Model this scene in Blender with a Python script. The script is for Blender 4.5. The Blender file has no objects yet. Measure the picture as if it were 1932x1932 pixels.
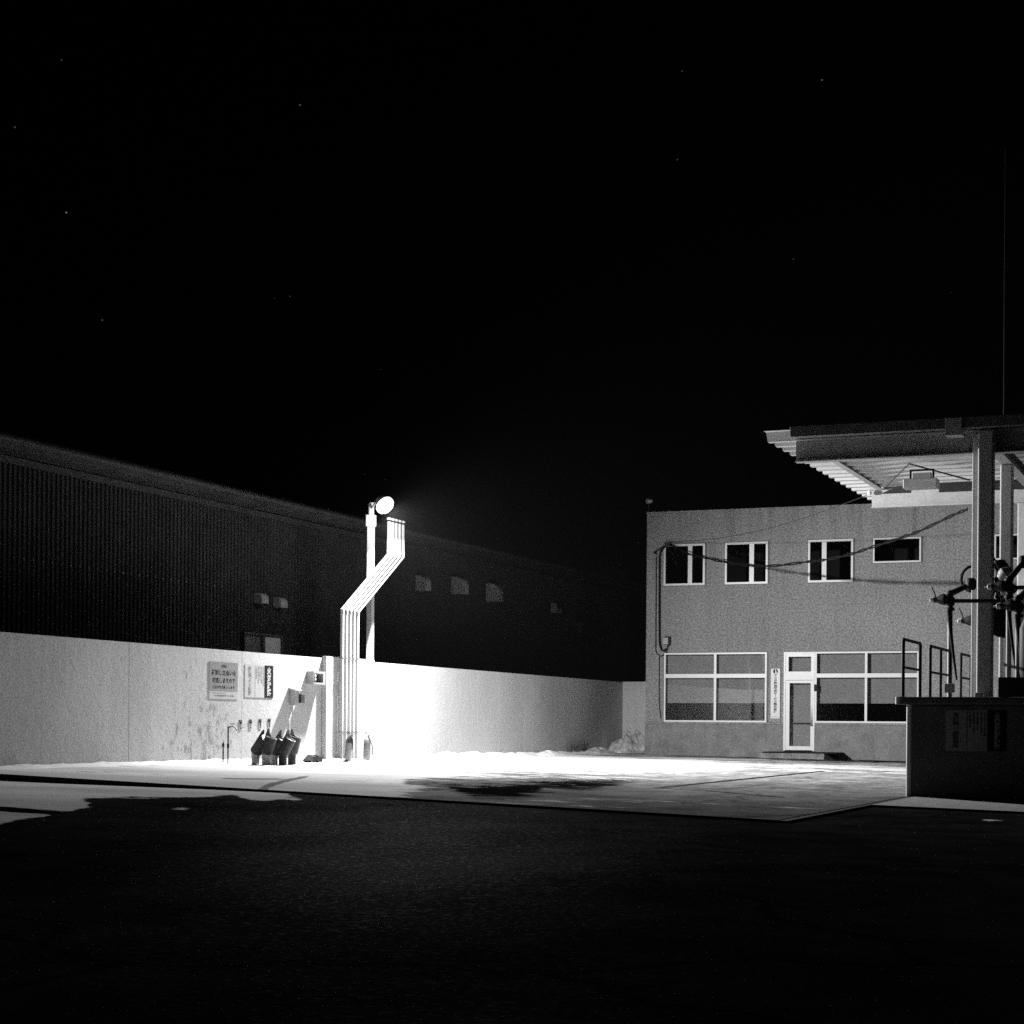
import bpy, bmesh, math, random
import numpy as np
from mathutils import Vector, Matrix, noise
random.seed(7)
PI = math.pi
S = bpy.context.scene
COL = S.collection

# ------------------------------------------------------------------ camera
YAW, ROLL, F = math.radians(22.3), 0.008, 3500.0
CU, CT, CZ = 17.6, -22.7, 1.13
SN, CS = math.sin(YAW), math.cos(YAW)
cd = bpy.data.cameras.new("camera")
cam = bpy.data.objects.new("camera", cd)
COL.objects.link(cam)
cam.matrix_world = Matrix.Translation((CU, CT, CZ)) @ Matrix.Rotation(YAW, 4, 'Z') @ Matrix.Rotation(PI / 2, 4, 'X') @ Matrix.Rotation(ROLL, 4, 'Z')
cd.sensor_width = 36.0
cd.lens = F / 1932 * 36.0
cd.shift_y = (1372 - 966) / 1932
cd.clip_start = 0.1
cd.clip_end = 2000
S.camera = cam

# ------------------------------------------------------------------ night sky
LAMP_W = 5100.0
HAZE = 0.00006
W = bpy.data.worlds.new("World")
S.world = W
W.use_nodes = True
wn, wl = W.node_tree.nodes, W.node_tree.links
wn.clear()
wo = wn.new('ShaderNodeOutputWorld')
sky = wn.new('ShaderNodeTexSky')
sky.sky_type = 'NISHITA'
sky.sun_disc = False
sky.sun_elevation = math.radians(35)
sky.sun_rotation = math.radians(160)
bw = wn.new('ShaderNodeRGBToBW')
wl.new(sky.outputs[0], bw.inputs[0])
bg = wn.new('ShaderNodeBackground')
bg.inputs[1].default_value = 0.000012
# a moonless sky keeps almost no gradient: crush the daylight sky to its faint night level
wl.new(bw.outputs[0], bg.inputs[0])
last = bg.outputs[0]


def px_dir(px, py):
    dx, dy = px - 966, py - 1372
    c, s = math.cos(ROLL), math.sin(ROLL)
    xr, yr = dx * c + dy * s, -dx * s + dy * c
    X, Z = xr / F, -yr / F
    return Vector((CS * X - SN, SN * X + CS, Z))


tcd = wn.new('ShaderNodeTexCoord')
for (sx, sy, b) in ((125, 401, .5), (566, 198, .22), (28, 240, .18), (1551, 151, .25), (1287, 134, .12), (193, 604, .16), (1278, 301, .1), (547, 559, .08), (116, 113, .1), (1497, 489, .07)):
    d = px_dir(sx, sy).normalized()
    dt = wn.new('ShaderNodeVectorMath'); dt.operation = 'DISTANCE'
    dt.inputs[1].default_value = d
    wl.new(tcd.outputs['Generated'], dt.inputs[0])
    lt = wn.new('ShaderNodeMath'); lt.operation = 'LESS_THAN'
    lt.inputs[1].default_value = 0.00042
    wl.new(dt.outputs['Value'], lt.inputs[0])
    mu = wn.new('ShaderNodeMath'); mu.operation = 'MULTIPLY'; mu.inputs[1].default_value = b * .3
    wl.new(lt.outputs[0], mu.inputs[0])
    sb = wn.new('ShaderNodeBackground'); sb.inputs[0].default_value = (1, 1, 1, 1)
    wl.new(mu.outputs[0], sb.inputs[1])
    ad = wn.new('ShaderNodeAddShader')
    wl.new(last, ad.inputs[0]); wl.new(sb.outputs[0], ad.inputs[1])
    last = ad.outputs[0]
wl.new(last, wo.inputs[0])

# weak sourceless fill sun, added only to lift the sheds from pure black
sd = bpy.data.lights.new("fill_sun", 'SUN')
sd.energy = 0.06
sd.angle = math.radians(0.5)
sun = bpy.data.objects.new("fill_sun", sd)
COL.objects.link(sun)
sun.rotation_euler = Vector((.9, .25, .30)).to_track_quat('Z', 'Y').to_euler()   # low on the right, behind the office line

S.view_settings.view_transform = 'Standard'
S.view_settings.look = 'None'
S.view_settings.exposure = 0
S.view_settings.gamma = 1
S.cycles.use_denoising = False
S.cycles.max_bounces = 6
S.cycles.sample_clamp_indirect = 1.1
S.cycles.sample_clamp_direct = 3
S.cycles.caustics_reflective = False
S.cycles.caustics_refractive = False


# ------------------------------------------------------------------ placing helpers
def on_u(px, py, u):
    d = px_dir(px, py); s = (u - CU) / d.x
    return CT + d.y * s, CZ + d.z * s          # t, z


def on_t(px, py, t):
    d = px_dir(px, py); s = (t - CT) / d.y
    return CU + d.x * s, CZ + d.z * s          # u, z


def sstep(x, a, b):
    x = min(1, max(0, (x - a) / (b - a)))
    return x * x * (3 - 2 * x)


def gz(u, t):
    du, dt = u - CU, t - CT
    xc, yc = CS * du + SN * dt, -SN * du + CS * dt
    xc = max(-25, min(25, xc)); yc = max(-10, min(75, yc))
    return -.02 * xc + .011 * yc - .09 * math.exp(-(u / 6) ** 2) * sstep(t, 2, 14)


def step_h(u):
    return .09 - .062 * sstep(u, .5, 6.5)


def az(u, t):
    return gz(u, t) - step_h(u)


def on_ground(px, py, f=gz):
    d = px_dir(px, py)
    a, b = 8.0, 90.0
    for _ in range(50):
        m = (a + b) / 2
        if CZ + d.z * m > f(CU + d.x * m, CT + d.y * m): a = m
        else: b = m
    return CU + d.x * a, CT + d.y * a


def project(u, t, z):
    du, dt = u - CU, t - CT
    xc, yc = CS * du + SN * dt, -SN * du + CS * dt
    yc = np.maximum(yc, .5)
    x, y = F * xc / yc, -F * (z - CZ) / yc
    c, s = math.cos(ROLL), math.sin(ROLL)
    return 966 + x * c - y * s, 1372 + x * s + y * c


# ------------------------------------------------------------------ materials
def mat(name, g, rough=.7, var=.15, scale=3.0, bump=0.0, bscale=40.0, metal=0.0, grain=0.0, spec=.5):
    m = bpy.data.materials.new(name)
    m.use_nodes = True
    n, l = m.node_tree.nodes, m.node_tree.links
    p = n['Principled BSDF']
    p.inputs['Roughness'].default_value = rough
    p.inputs['Metallic'].default_value = metal
    p.inputs['Specular IOR Level'].default_value = spec
    tc = n.new('ShaderNodeTexCoord')
    nz = n.new('ShaderNodeTexNoise'); nz.inputs['Scale'].default_value = scale
    nz.inputs['Detail'].default_value = 8
    l.new(tc.outputs['Object'], nz.inputs['Vector'])
    mr = n.new('ShaderNodeMapRange')
    mr.inputs['From Min'].default_value = .25; mr.inputs['From Max'].default_value = .75
    mr.inputs['To Min'].default_value = g * (1 - var); mr.inputs['To Max'].default_value = g * (1 + var)
    l.new(nz.outputs['Fac'], mr.inputs['Value'])
    out = mr.outputs[0]
    if grain:
        g2 = n.new('ShaderNodeTexNoise'); g2.inputs['Scale'].default_value = 24
        g2.inputs['Detail'].default_value = 3
        l.new(tc.outputs['Object'], g2.inputs['Vector'])
        m2 = n.new('ShaderNodeMapRange')
        m2.inputs['From Min'].default_value = .3; m2.inputs['From Max'].default_value = .7
        m2.inputs['To Min'].default_value = 1 - grain; m2.inputs['To Max'].default_value = 1 + grain
        l.new(g2.outputs['Fac'], m2.inputs['Value'])
        mm = n.new('ShaderNodeMath'); mm.operation = 'MULTIPLY'
        l.new(out, mm.inputs[0]); l.new(m2.outputs[0], mm.inputs[1])
        out = mm.outputs[0]
    l.new(out, p.inputs['Base Color'])
    if bump:
        b = n.new('ShaderNodeBump'); b.inputs['Strength'].default_value = bump
        b.inputs['Distance'].default_value = .02
        n3 = n.new('ShaderNodeTexNoise'); n3.inputs['Scale'].default_value = bscale
        n3.inputs['Detail'].default_value = 6
        l.new(tc.outputs['Object'], n3.inputs['Vector'])
        l.new(n3.outputs['Fac'], b.inputs['Height'])
        l.new(b.outputs[0], p.inputs['Normal'])
    m['out'] = 0
    return m


def nodes_of(m):
    return m.node_tree.nodes, m.node_tree.links, m.node_tree.nodes['Principled BSDF']


def math_node(n, l, op, a, b=None, c=None, clamp=False):
    k = n.new('ShaderNodeMath'); k.operation = op; k.use_clamp = clamp
    for i, v in enumerate((a, b, c)):
        if v is None: continue
        if isinstance(v, (int, float)): k.inputs[i].default_value = v
        else: l.new(v, k.inputs[i])
    return k.outputs[0]


def noise_node(n, l, vec, scale, detail=6, rough=.55):
    k = n.new('ShaderNodeTexNoise')
    k.inputs['Scale'].default_value = scale; k.inputs['Detail'].default_value = detail
    k.inputs['Roughness'].default_value = rough
    l.new(vec, k.inputs['Vector'])
    return k.outputs['Fac']


def ramp(n, l, v, a, b, lo=0.0, hi=1.0):
    k = n.new('ShaderNodeMapRange'); k.interpolation_type = 'SMOOTHSTEP'
    k.inputs['From Min'].default_value = a; k.inputs['From Max'].default_value = b
    k.inputs['To Min'].default_value = lo; k.inputs['To Max'].default_value = hi
    l.new(v, k.inputs['Value'])
    return k.outputs[0]


def mapped(n, l, vec, sc):
    k = n.new('ShaderNodeMapping'); k.inputs['Scale'].default_value = sc
    l.new(vec, k.inputs['Vector'])
    return k.outputs[0]


def mixf(n, l, fac, a, b):
    k = n.new('ShaderNodeMix'); k.data_type = 'FLOAT'
    l.new(fac, k.inputs[0])
    for i, v in ((2, a), (3, b)):
        if isinstance(v, (int, float)): k.inputs[i].default_value = v
        else: l.new(v, k.inputs[i])
    return k.outputs[0]


M = {}
M['white_metal'] = mat('white painted metal', .72, .45, .06, 6)
M['galv'] = mat('galvanised steel', .38, .45, .25, 9, metal=.3)
M['steel_grey'] = mat('grey painted steel', .30, .5, .18, 5)
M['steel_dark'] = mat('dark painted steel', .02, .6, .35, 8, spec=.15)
M['black'] = mat('black rubber', .006, .7, .3, 20, spec=.1)
M['dark_box'] = mat('dark casting', .022, .6, .6, 14, bump=.4, bscale=60, spec=.2)
M['port_leg'] = mat('worn pipe leg', .26, .6, .6, 22)
M['port_in'] = mat('pale liner', .6, .5, .1, 8)
M['alu'] = mat('white aluminium frame', .7, .35, .05, 5)
M['alu_dark'] = mat('dark sash gasket', .03, .5, .1, 5)
M['blind'] = mat('pale roller blind', .34, .9, .08, 2, grain=.2)
M['room'] = mat('dark room', .03, .95, .2, 1)
M['sign_white'] = mat('white sign enamel', .62, .4, .1, 10)
M['sign_shaded'] = mat('shaded sign enamel', .30, .8, .2, 10, spec=.1)  # sign white darkened to stand in for the platform's shade
M['sign_mid'] = mat('mid grey sign print', .21, .5, .18, 30, grain=.2)
M['ink'] = mat('black ink', .007, .7, .1, 10, spec=.05)
M['ink_grey'] = mat('faded grey ink', .1, .5, .3, 20)
M['paint_white'] = mat('white lettering', .7, .5, .05, 10)
M['kerb'] = mat('kerb concrete', .12, .9, .4, 8, bump=.5)
M['step'] = mat('step concrete', .2, .9, .5, 6, bump=.5, grain=.3)
M['platform'] = mat('platform concrete', .12, .95, .3, 4, bump=.4, grain=.25)
M['ext_body'] = mat('extinguisher red enamel in grey', .010, .3, .3, 14)
M['ext_pale'] = mat('faded extinguisher enamel', .09, .45, .3, 14)
M['ext_label'] = mat('extinguisher label', .035, .5, .35, 60)
M['mound'] = mat('dirty heaped snow', .5, .8, .7, 5, bump=.8, bscale=9, grain=.3)
M['weed'] = mat('frosted dry weed', .3, .8, .5, 30)
M['roof_sheet'] = mat('white folded roof sheet', .45, .5, .12, 3)
M['roof_edge'] = mat('roof gutter steel', .08, .5, .3, 4)
M['beam'] = mat('painted beam', .37, .6, .12, 3, grain=.1, spec=.15)
M['warehouse_roof'] = mat('warehouse roof steel', .024, .8, .3, 1.5, spec=.1)


def snow_mat():
    m = mat('powder snow', .84, .75, .05, 2, bump=.5, bscale=14)
    return m


M['snow'] = snow_mat()


def glass_mat(name, tint, base=.05):
    m = bpy.data.materials.new(name); m.use_nodes = True
    n, l = m.node_tree.nodes, m.node_tree.links
    n.clear()
    o = n.new('ShaderNodeOutputMaterial')
    t = n.new('ShaderNodeBsdfTransparent'); t.inputs[0].default_value = (tint, tint, tint, 1)
    g = n.new('ShaderNodeBsdfGlossy'); g.inputs['Roughness'].default_value = .012
    tc = n.new('ShaderNodeTexCoord')
    nz = noise_node(n, l, tc.outputs['Object'], .8, 2)
    b = n.new('ShaderNodeBump'); b.inputs['Strength'].default_value = .006; b.inputs['Distance'].default_value = .02
    l.new(nz, b.inputs['Height']); l.new(b.outputs[0], g.inputs['Normal'])
    fr = n.new('ShaderNodeFresnel'); fr.inputs[0].default_value = 1.5
    f2 = math_node(n, l, 'ADD', fr.outputs[0], base, clamp=True)
    mx = n.new('ShaderNodeMixShader')
    l.new(f2, mx.inputs[0]); l.new(t.outputs[0], mx.inputs[1]); l.new(g.outputs[0], mx.inputs[2])
    l.new(mx.outputs[0], o.inputs[0])
    return m


M['glass'] = glass_mat('window glass', .8, .05)


def emis(name, s):
    m = bpy.data.materials.new(name); m.use_nodes = True
    n, l, p = nodes_of(m)
    p.inputs['Emission Color'].default_value = (1, 1, 1, 1)
    p.inputs['Emission Strength'].default_value = s
    tc = n.new('ShaderNodeTexCoord')
    nz = noise_node(n, l, tc.outputs['Object'], 12, 2)
    l.new(ramp(n, l, nz, 0, 1, .9, 1), p.inputs['Base Color'])
    return m


M['lens'] = emis('lit lamp lens', 25)
M['lens'].cycles.emission_sampling = 'NONE'


# painted concrete wall: panel joints, stains low down, speckled film
def wall_mat():
    m = bpy.data.materials.new('painted concrete wall'); m.use_nodes = True
    n, l, p = nodes_of(m)
    p.inputs['Roughness'].default_value = .8
    tc = n.new('ShaderNodeTexCoord'); ob = tc.outputs['Object']
    sp = n.new('ShaderNodeSeparateXYZ'); l.new(ob, sp.inputs[0])
    y, z = math_node(n, l, 'ADD', sp.outputs[1], 12.0), sp.outputs[2]     # the wall's origin lies 12 m along it
    big = noise_node(n, l, ob, .5, 5)
    col = ramp(n, l, big, .3, .7, .55, .66)
    # vertical drip streaks
    st = noise_node(n, l, mapped(n, l, ob, (3, 3.0, .12)), 1.6, 6, .7)
    col = math_node(n, l, 'MULTIPLY', col, ramp(n, l, st, .35, .8, 1.02, .93))
    # blotchy flaking low on the wall
    fl = noise_node(n, l, mapped(n, l, ob, (1, 1, .8)), 6.5, 8, .72)
    zone = noise_node(n, l, ob, .55, 3)
    low = ramp(n, l, z, .2, 1.9, 1.0, 0.0)
    zy = math_node(n, l, 'MULTIPLY', ramp(n, l, y, BL0 - 1.5, BL0 + 1, 0, 1), ramp(n, l, y, BL1 - .5, BL1 + 1, 1, 0))
    low = math_node(n, l, 'ADD', math_node(n, l, 'MULTIPLY', low, .3), math_node(n, l, 'SUBTRACT', zy, .7))
    thr = math_node(n, l, 'ADD', fl, math_node(n, l, 'MULTIPLY', math_node(n, l, 'SUBTRACT', zone, .45), .5))
    thr = math_node(n, l, 'ADD', thr, math_node(n, l, 'MULTIPLY', low, .15))
    mask = ramp(n, l, thr, .655, .75, 0, .55)
    col = math_node(n, l, 'MULTIPLY', col, math_node(n, l, 'SUBTRACT', 1.0, mask))
    # darker foot with a ragged upper edge
    foot = noise_node(n, l, ob, 2.2, 5, .6)
    fz = math_node(n, l, 'SUBTRACT', z, math_node(n, l, 'MULTIPLY', foot, .75))
    col = math_node(n, l, 'MULTIPLY', col, ramp(n, l, fz, -.15, .25, .6, 1.0))
    gr = noise_node(n, l, ob, 26, 3, .8)
    col = math_node(n, l, 'MULTIPLY', col, ramp(n, l, gr, .32, .68, .74, 1.26))
    # formwork joints every 1.8 m
    for jy, wd, dk in JOINTS:
        ds = math_node(n, l, 'ABSOLUTE', math_node(n, l, 'SUBTRACT', y, jy))
        col = math_node(n, l, 'MULTIPLY', col, ramp(n, l, ds, wd * .6, wd, dk, 1.0))
    l.new(col, p.inputs['Base Color'])
    b = n.new('ShaderNodeBump'); b.inputs['Strength'].default_value = .35; b.inputs['Distance'].default_value = .02
    l.new(noise_node(n, l, ob, 5, 8, .65), b.inputs['Height'])
    l.new(b.outputs[0], p.inputs['Normal'])
    return m


JOINTS = []
BL0, BL1 = on_u(270, 1330, 0)[0], on_u(470, 1330, 0)[0]
for px_, w_, k_ in ((78, .012, .8), (243, .022, .6), (272, .25, .93), (456, .022, .6), (778, .02, .82), (901, .03, 1.12), (941, .04, 1.12), (1042, .03, .85)):
    JOINTS.append((on_u(px_, 1330, 0)[0], w_, k_))
M['wall'] = wall_mat()


def facade_mat():
    m = bpy.data.materials.new('stucco facade'); m.use_nodes = True
    n, l, p = nodes_of(m)
    p.inputs['Roughness'].default_value = .9
    tc = n.new('ShaderNodeTexCoord'); ob = tc.outputs['Object']
    sp = n.new('ShaderNodeSeparateXYZ'); l.new(ob, sp.inputs[0])
    z = sp.outputs[2]
    col = ramp(n, l, noise_node(n, l, ob, .45, 5), .3, .7, .215, .26)
    st = noise_node(n, l, mapped(n, l, ob, (2.5, 2.5, .16)), 1.4, 5, .65)
    top = ramp(n, l, z, 5.2, 7.0, .0, .3)
    dk = math_node(n, l, 'MULTIPLY', ramp(n, l, st, .45, .7), math_node(n, l, 'ADD', top, .1))
    col = math_node(n, l, 'MULTIPLY', col, math_node(n, l, 'SUBTRACT', 1.0, dk))
    gr = noise_node(n, l, ob, 20, 3, .8)
    col = math_node(n, l, 'MULTIPLY', col, ramp(n, l, gr, .32, .68, .5, 1.5))
    l.new(col, p.inputs['Base Color'])
    b = n.new('ShaderNodeBump'); b.inputs['Strength'].default_value = .6; b.inputs['Distance'].default_value = .01
    l.new(gr, b.inputs['Height']); l.new(b.outputs[0], p.inputs['Normal'])
    return m


M['facade'] = facade_mat()
M['plinth'] = mat('darker plinth render', .19, .9, .25, 2.5, bump=.5, grain=.25)
M['cladding'] = mat('dark ribbed cladding', .026, .9, .25, 1.2, spec=.03)
M['cladding_trim'] = mat('cladding trim', .028, .8, .2, 2, spec=.1)
M['vent_hood'] = mat('pale vent hood', .3, .5, .15, 6)


# ------------------------------------------------------------------ mesh helpers
class MB:
    def __init__(s):
        s.v, s.f = [], []

    def box(s, x0, x1, y0, y1, z0, z1):
        b = len(s.v)
        s.v += [(x0, y0, z0), (x1, y0, z0), (x1, y1, z0), (x0, y1, z0), (x0, y0, z1), (x1, y0, z1), (x1, y1, z1), (x0, y1, z1)]
        s.f += [tuple(b + i for i in q) for q in ((0, 3, 2, 1), (4, 5, 6, 7), (0, 1, 5, 4), (1, 2, 6, 5), (2, 3, 7, 6), (3, 0, 4, 7))]
        return s

    def quad(s, a, b, c, d):
        k = len(s.v); s.v += [tuple(a), tuple(b), tuple(c), tuple(d)]; s.f.append((k, k + 1, k + 2, k + 3)); return s

    def prism(s, pts, axis, a, b):
        """pts: outline in the two other axes (in order), extruded along axis from a to b"""
        k = len(s.v); N = len(pts)
        for w in (a, b):
            for p in pts:
                q = list(p); q.insert(axis, w); s.v.append(tuple(q))
        s.f.append(tuple(k + i for i in range(N)))
        s.f.append(tuple(k + N + N - 1 - i for i in range(N)))
        for i in range(N):
            j = (i + 1) % N
            s.f.append((k + i, k + N + i, k + N + j, k + j))
        return s

    def tube(s, path, r, seg=12, cap=True):
        P = [Vector(p) for p in path]
        R = r if isinstance(r, (list, tuple)) else [r] * len(P)
        k0 = len(s.v); up = None
        for i, p in enumerate(P):
            if i == 0: d = (P[1] - p).normalized()
            elif i == len(P) - 1: d = (p - P[i - 1]).normalized()
            else: d = ((P[i + 1] - p).normalized() + (p - P[i - 1]).normalized()).normalized()
            if up is None:
                up = Vector((0, 0, 1)) if abs(d.z) < .9 else Vector((1, 0, 0))
            a = d.cross(up).normalized(); b = a.cross(d).normalized()
            up = b if abs(b.dot(d)) < .5 else up
            sc = 1.0
            if 0 < i < len(P) - 1:
                cosh = max(.4, (P[i + 1] - p).normalized().dot(d)); sc = 1 / cosh
            for q in range(seg):
                an = 2 * PI * q / seg
                s.v.append(tuple(p + (a * math.cos(an) + b * math.sin(an)) * R[i] * (sc if len(P) < 9 else 1)))
        for i in range(len(P) - 1):
            for q in range(seg):
                a_, b_ = k0 + i * seg + q, k0 + i * seg + (q + 1) % seg
                s.f.append((a_, b_, b_ + seg, a_ + seg))
        if cap:
            s.f.append(tuple(k0 + seg - 1 - q for q in range(seg)))
            e = k0 + (len(P) - 1) * seg
            s.f.append(tuple(e + q for q in range(seg)))
        return s

    def lathe(s, c, prof, seg=20, axis=None):
        """prof: (r, h) along axis from point c"""
        ax = Vector(axis or (0, 0, 1)).normalized()
        a = ax.orthogonal().normalized(); b = ax.cross(a)
        k0 = len(s.v); c = Vector(c)
        for r, h in prof:
            for q in range(seg):
                an = 2 * PI * q / seg
                s.v.append(tuple(c + ax * h + (a * math.cos(an) + b * math.sin(an)) * max(r, .0005)))
        for i in range(len(prof) - 1):
            for q in range(seg):
                a_, b_ = k0 + i * seg + q, k0 + i * seg + (q + 1) % seg
                s.f.append((a_, b_, b_ + seg, a_ + seg))
        s.f.append(tuple(k0 + seg - 1 - q for q in range(seg)))
        e = k0 + (len(prof) - 1) * seg
        s.f.append(tuple(e + q for q in range(seg)))
        return s

    def build(s, name, m, parent=None, origin=None, bevel=0, smooth=False, seg=2):
        o_ = Vector(origin) if origin is not None else (Vector(parent['o']) if parent is not None and 'o' in parent else Vector((0, 0, 0)))
        me = bpy.data.meshes.new(name)
        me.from_pydata([tuple(Vector(v) - o_) for v in s.v], [], s.f)
        me.materials.append(m)
        bm = bmesh.new(); bm.from_mesh(me)
        bmesh.ops.recalc_face_normals(bm, faces=bm.faces)
        if bevel:
            es = [e for e in bm.edges if len(e.link_faces) == 2 and e.calc_face_angle(0) > .5]
            bmesh.ops.bevel(bm, geom=es, offset=bevel, segments=seg, affect='EDGES', profile=.5)
        bm.to_mesh(me); bm.free()
        if smooth:
            for pl in me.polygons: pl.use_smooth = True
            me.set_sharp_from_angle(angle=math.radians(40))
        o = bpy.data.objects.new(name, me)
        COL.objects.link(o)
        o['o'] = tuple(o_)
        if parent is not None: o.parent = parent
        else: o.location = o_
        return o


def tag(o, label=None, cat=None, group=None, kind=None):
    if label: o['label'] = label
    if cat: o['category'] = cat
    if group: o['group'] = group
    if kind: o['kind'] = kind
    return o


def thing(name, label, cat, loc, group=None):
    o = bpy.data.objects.new(name, None)
    COL.objects.link(o); o.location = loc; o['o'] = tuple(loc)
    o.empty_display_size = .2
    return tag(o, label, cat, group)


def copy_tree(o, parent=None):
    c = o.copy(); COL.objects.link(c)
    if parent is not None: c.parent = parent
    for ch in list(o.children): copy_tree(ch, c)
    return c


def text(body, name, m, parent, center, w, h, face='front', ext=.004, bold=.0, spacing=1.0):
    """lettering as mesh, fitted into w x h around center; face 'front' reads from -t, 'side' from +u"""
    cu = bpy.data.curves.new(name, 'FONT')
    cu.body = body; cu.align_x = 'CENTER'; cu.align_y = 'CENTER'
    cu.size = 1; cu.space_line = spacing; cu.offset = bold
    cu.resolution_u = 2
    tmp = bpy.data.objects.new('tmp', cu); COL.objects.link(tmp)
    dg = bpy.context.evaluated_depsgraph_get()
    me = bpy.data.meshes.new_from_object(tmp.evaluated_get(dg))
    bpy.data.objects.remove(tmp); bpy.data.curves.remove(cu)
    co = np.array([v.co[:] for v in me.vertices]) if len(me.vertices) else np.zeros((1, 3))
    lo, hi = co.min(0), co.max(0)
    sx, sy = w / max(hi[0] - lo[0], 1e-3), h / max(hi[1] - lo[1], 1e-3)
    mid = (lo + hi) / 2
    o_ = Vector(parent['o']) if 'o' in parent else Vector()
    c = Vector(center)
    for v in me.vertices:
        a, b_ = (v.co.x - mid[0]) * sx, (v.co.y - mid[1]) * sy
        p = c + (Vector((a, 0, b_)) if face == 'front' else Vector((0, a, b_)))
        v.co = p - o_
    me.materials.clear(); me.materials.append(m)
    o = bpy.data.objects.new(name, me); COL.objects.link(o); o.parent = parent
    me.name = name
    return o


# ------------------------------------------------------------------ ground
def sd_poly(px, py, poly):
    """signed distance (inside positive) of pixel arrays to a polygon"""
    P = np.array(poly, float); N = len(P)
    d = np.full(px.shape, 1e9); ins = np.zeros(px.shape, bool)
    for i in range(N):
        a, b = P[i], P[(i + 1) % N]
        ex, ey = b - a
        wx, wy = px - a[0], (py - a[1])
        tt = np.clip((wx * ex + wy * ey) / (ex * ex + ey * ey + 1e-9), 0, 1)
        d = np.minimum(d, np.hypot(wx - ex * tt, (wy - ey * tt)))
        c = (a[1] > py) != (b[1] > py)
        with np.errstate(divide='ignore', invalid='ignore'):
            xi = (b[0] - a[0]) * (py - a[1]) / (b[1] - a[1] + 1e-12) + a[0]
        ins ^= c & (px < xi)
    return np.where(ins, d, -d)


def z4(p): return [(670.8 + .34722 * x, 1341.6 + .34722 * y) for x, y in p]
def z0(p): return [(.13889 * x, 1442.3 + .13889 * y) for x, y in p]
def z3(p): return [(.4514 * x, 1375.2 + .4514 * y) for x, y in p]


SNOW_BACK = [[(-80, 1370), (-80, 1490), (671, 1506), (740, 1504), (800, 1484), (770, 1474), (830, 1464), (950, 1457), (1060, 1460), (1130, 1462),
              (1200, 1456), (1300, 1448), (1450, 1444), (1620, 1451), (1720, 1456), (1720, 1448), (1540, 1441), (1366, 1432.5), (1194, 1427), (1140, 1424),
              (1000, 1405), (600, 1390)]]
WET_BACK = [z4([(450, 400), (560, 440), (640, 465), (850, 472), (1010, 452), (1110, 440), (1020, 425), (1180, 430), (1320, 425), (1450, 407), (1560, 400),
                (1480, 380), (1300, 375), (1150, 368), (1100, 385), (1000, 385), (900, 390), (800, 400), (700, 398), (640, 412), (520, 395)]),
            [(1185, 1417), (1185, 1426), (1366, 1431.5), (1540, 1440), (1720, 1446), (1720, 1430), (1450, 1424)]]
TRACK = z3([(1045, 300), (1055, 270), (1080, 248), (1120, 228), (1180, 214), (1260, 198), (1300, 192), (1290, 202), (1200, 222), (1140, 240), (1110, 262), (1095, 300)])
TRACK2 = z3([(920, 204), (1180, 208), (1185, 214), (920, 210)])
SNOW_FRONT = [z0([(-200, 150), (0, 205), (90, 215), (160, 240), (390, 225), (1000, 205), (1932, 225), (1932, 450), (1250, 458), (1150, 470), (1130, 500), (1290, 510), (1140, 545),
                  (1200, 580), (950, 635), (700, 618), (400, 598), (0, 570), (-200, 560)]),
              z0([(-200, 620), (0, 625), (140, 650), (250, 662), (420, 668), (680, 684), (560, 715), (430, 735), (270, 750), (0, 810), (-200, 860)]),
              [(262, 1470), (262, 1506), (316, 1506), (388, 1503), (444.6, 1498), (456, 1506), (478, 1510.6), (510, 1510.6), (537, 1506), (550, 1497), (540, 1485)],
              [(324, 1524.5), (341, 1522.5), (359, 1525), (341, 1527)], [(536, 1506.5), (553, 1504), (571, 1508), (553, 1510.5)],
              [(1842, 1547.5), (1865, 1545.5), (1890, 1548.5), (1865, 1550.5)]]
WET_FRONT = [z0([(480, 418), (580, 408), (950, 410), (940, 428), (1160, 455), (900, 447), (560, 424)]),
             z0([(0, 560), (250, 575), (480, 600), (900, 640), (500, 665), (150, 650), (0, 625)])]


def attr(me, name, vals):
    a = me.attributes.new(name, 'FLOAT', 'POINT')
    a.data.foreach_set('value', vals.astype(np.float32))


def grid_mesh(name, us, tfun, rows, zf):
    cols = len(us)
    U = np.repeat(us[:, None], rows, 1)
    T = np.stack([tfun(u, rows) for u in us])
    Z = np.vectorize(zf)(U, T)
    v = np.stack([U, T, Z], -1).reshape(-1, 3)
    i = np.arange(cols - 1)[:, None] * rows + np.arange(rows - 1)[None]
    f = np.stack([i, i + rows, i + rows + 1, i + 1], -1).reshape(-1, 4)
    me = bpy.data.meshes.new(name)
    me.from_pydata(v.tolist(), [], f.tolist())
    for p in me.polygons: p.use_smooth = True
    return me, U.ravel(), T.ravel(), Z.ravel()


def union(px, py, polys):
    r = np.full(px.shape, -1e9)
    for p in polys: r = np.maximum(r, sd_poly(px, py, p))
    return r


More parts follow.
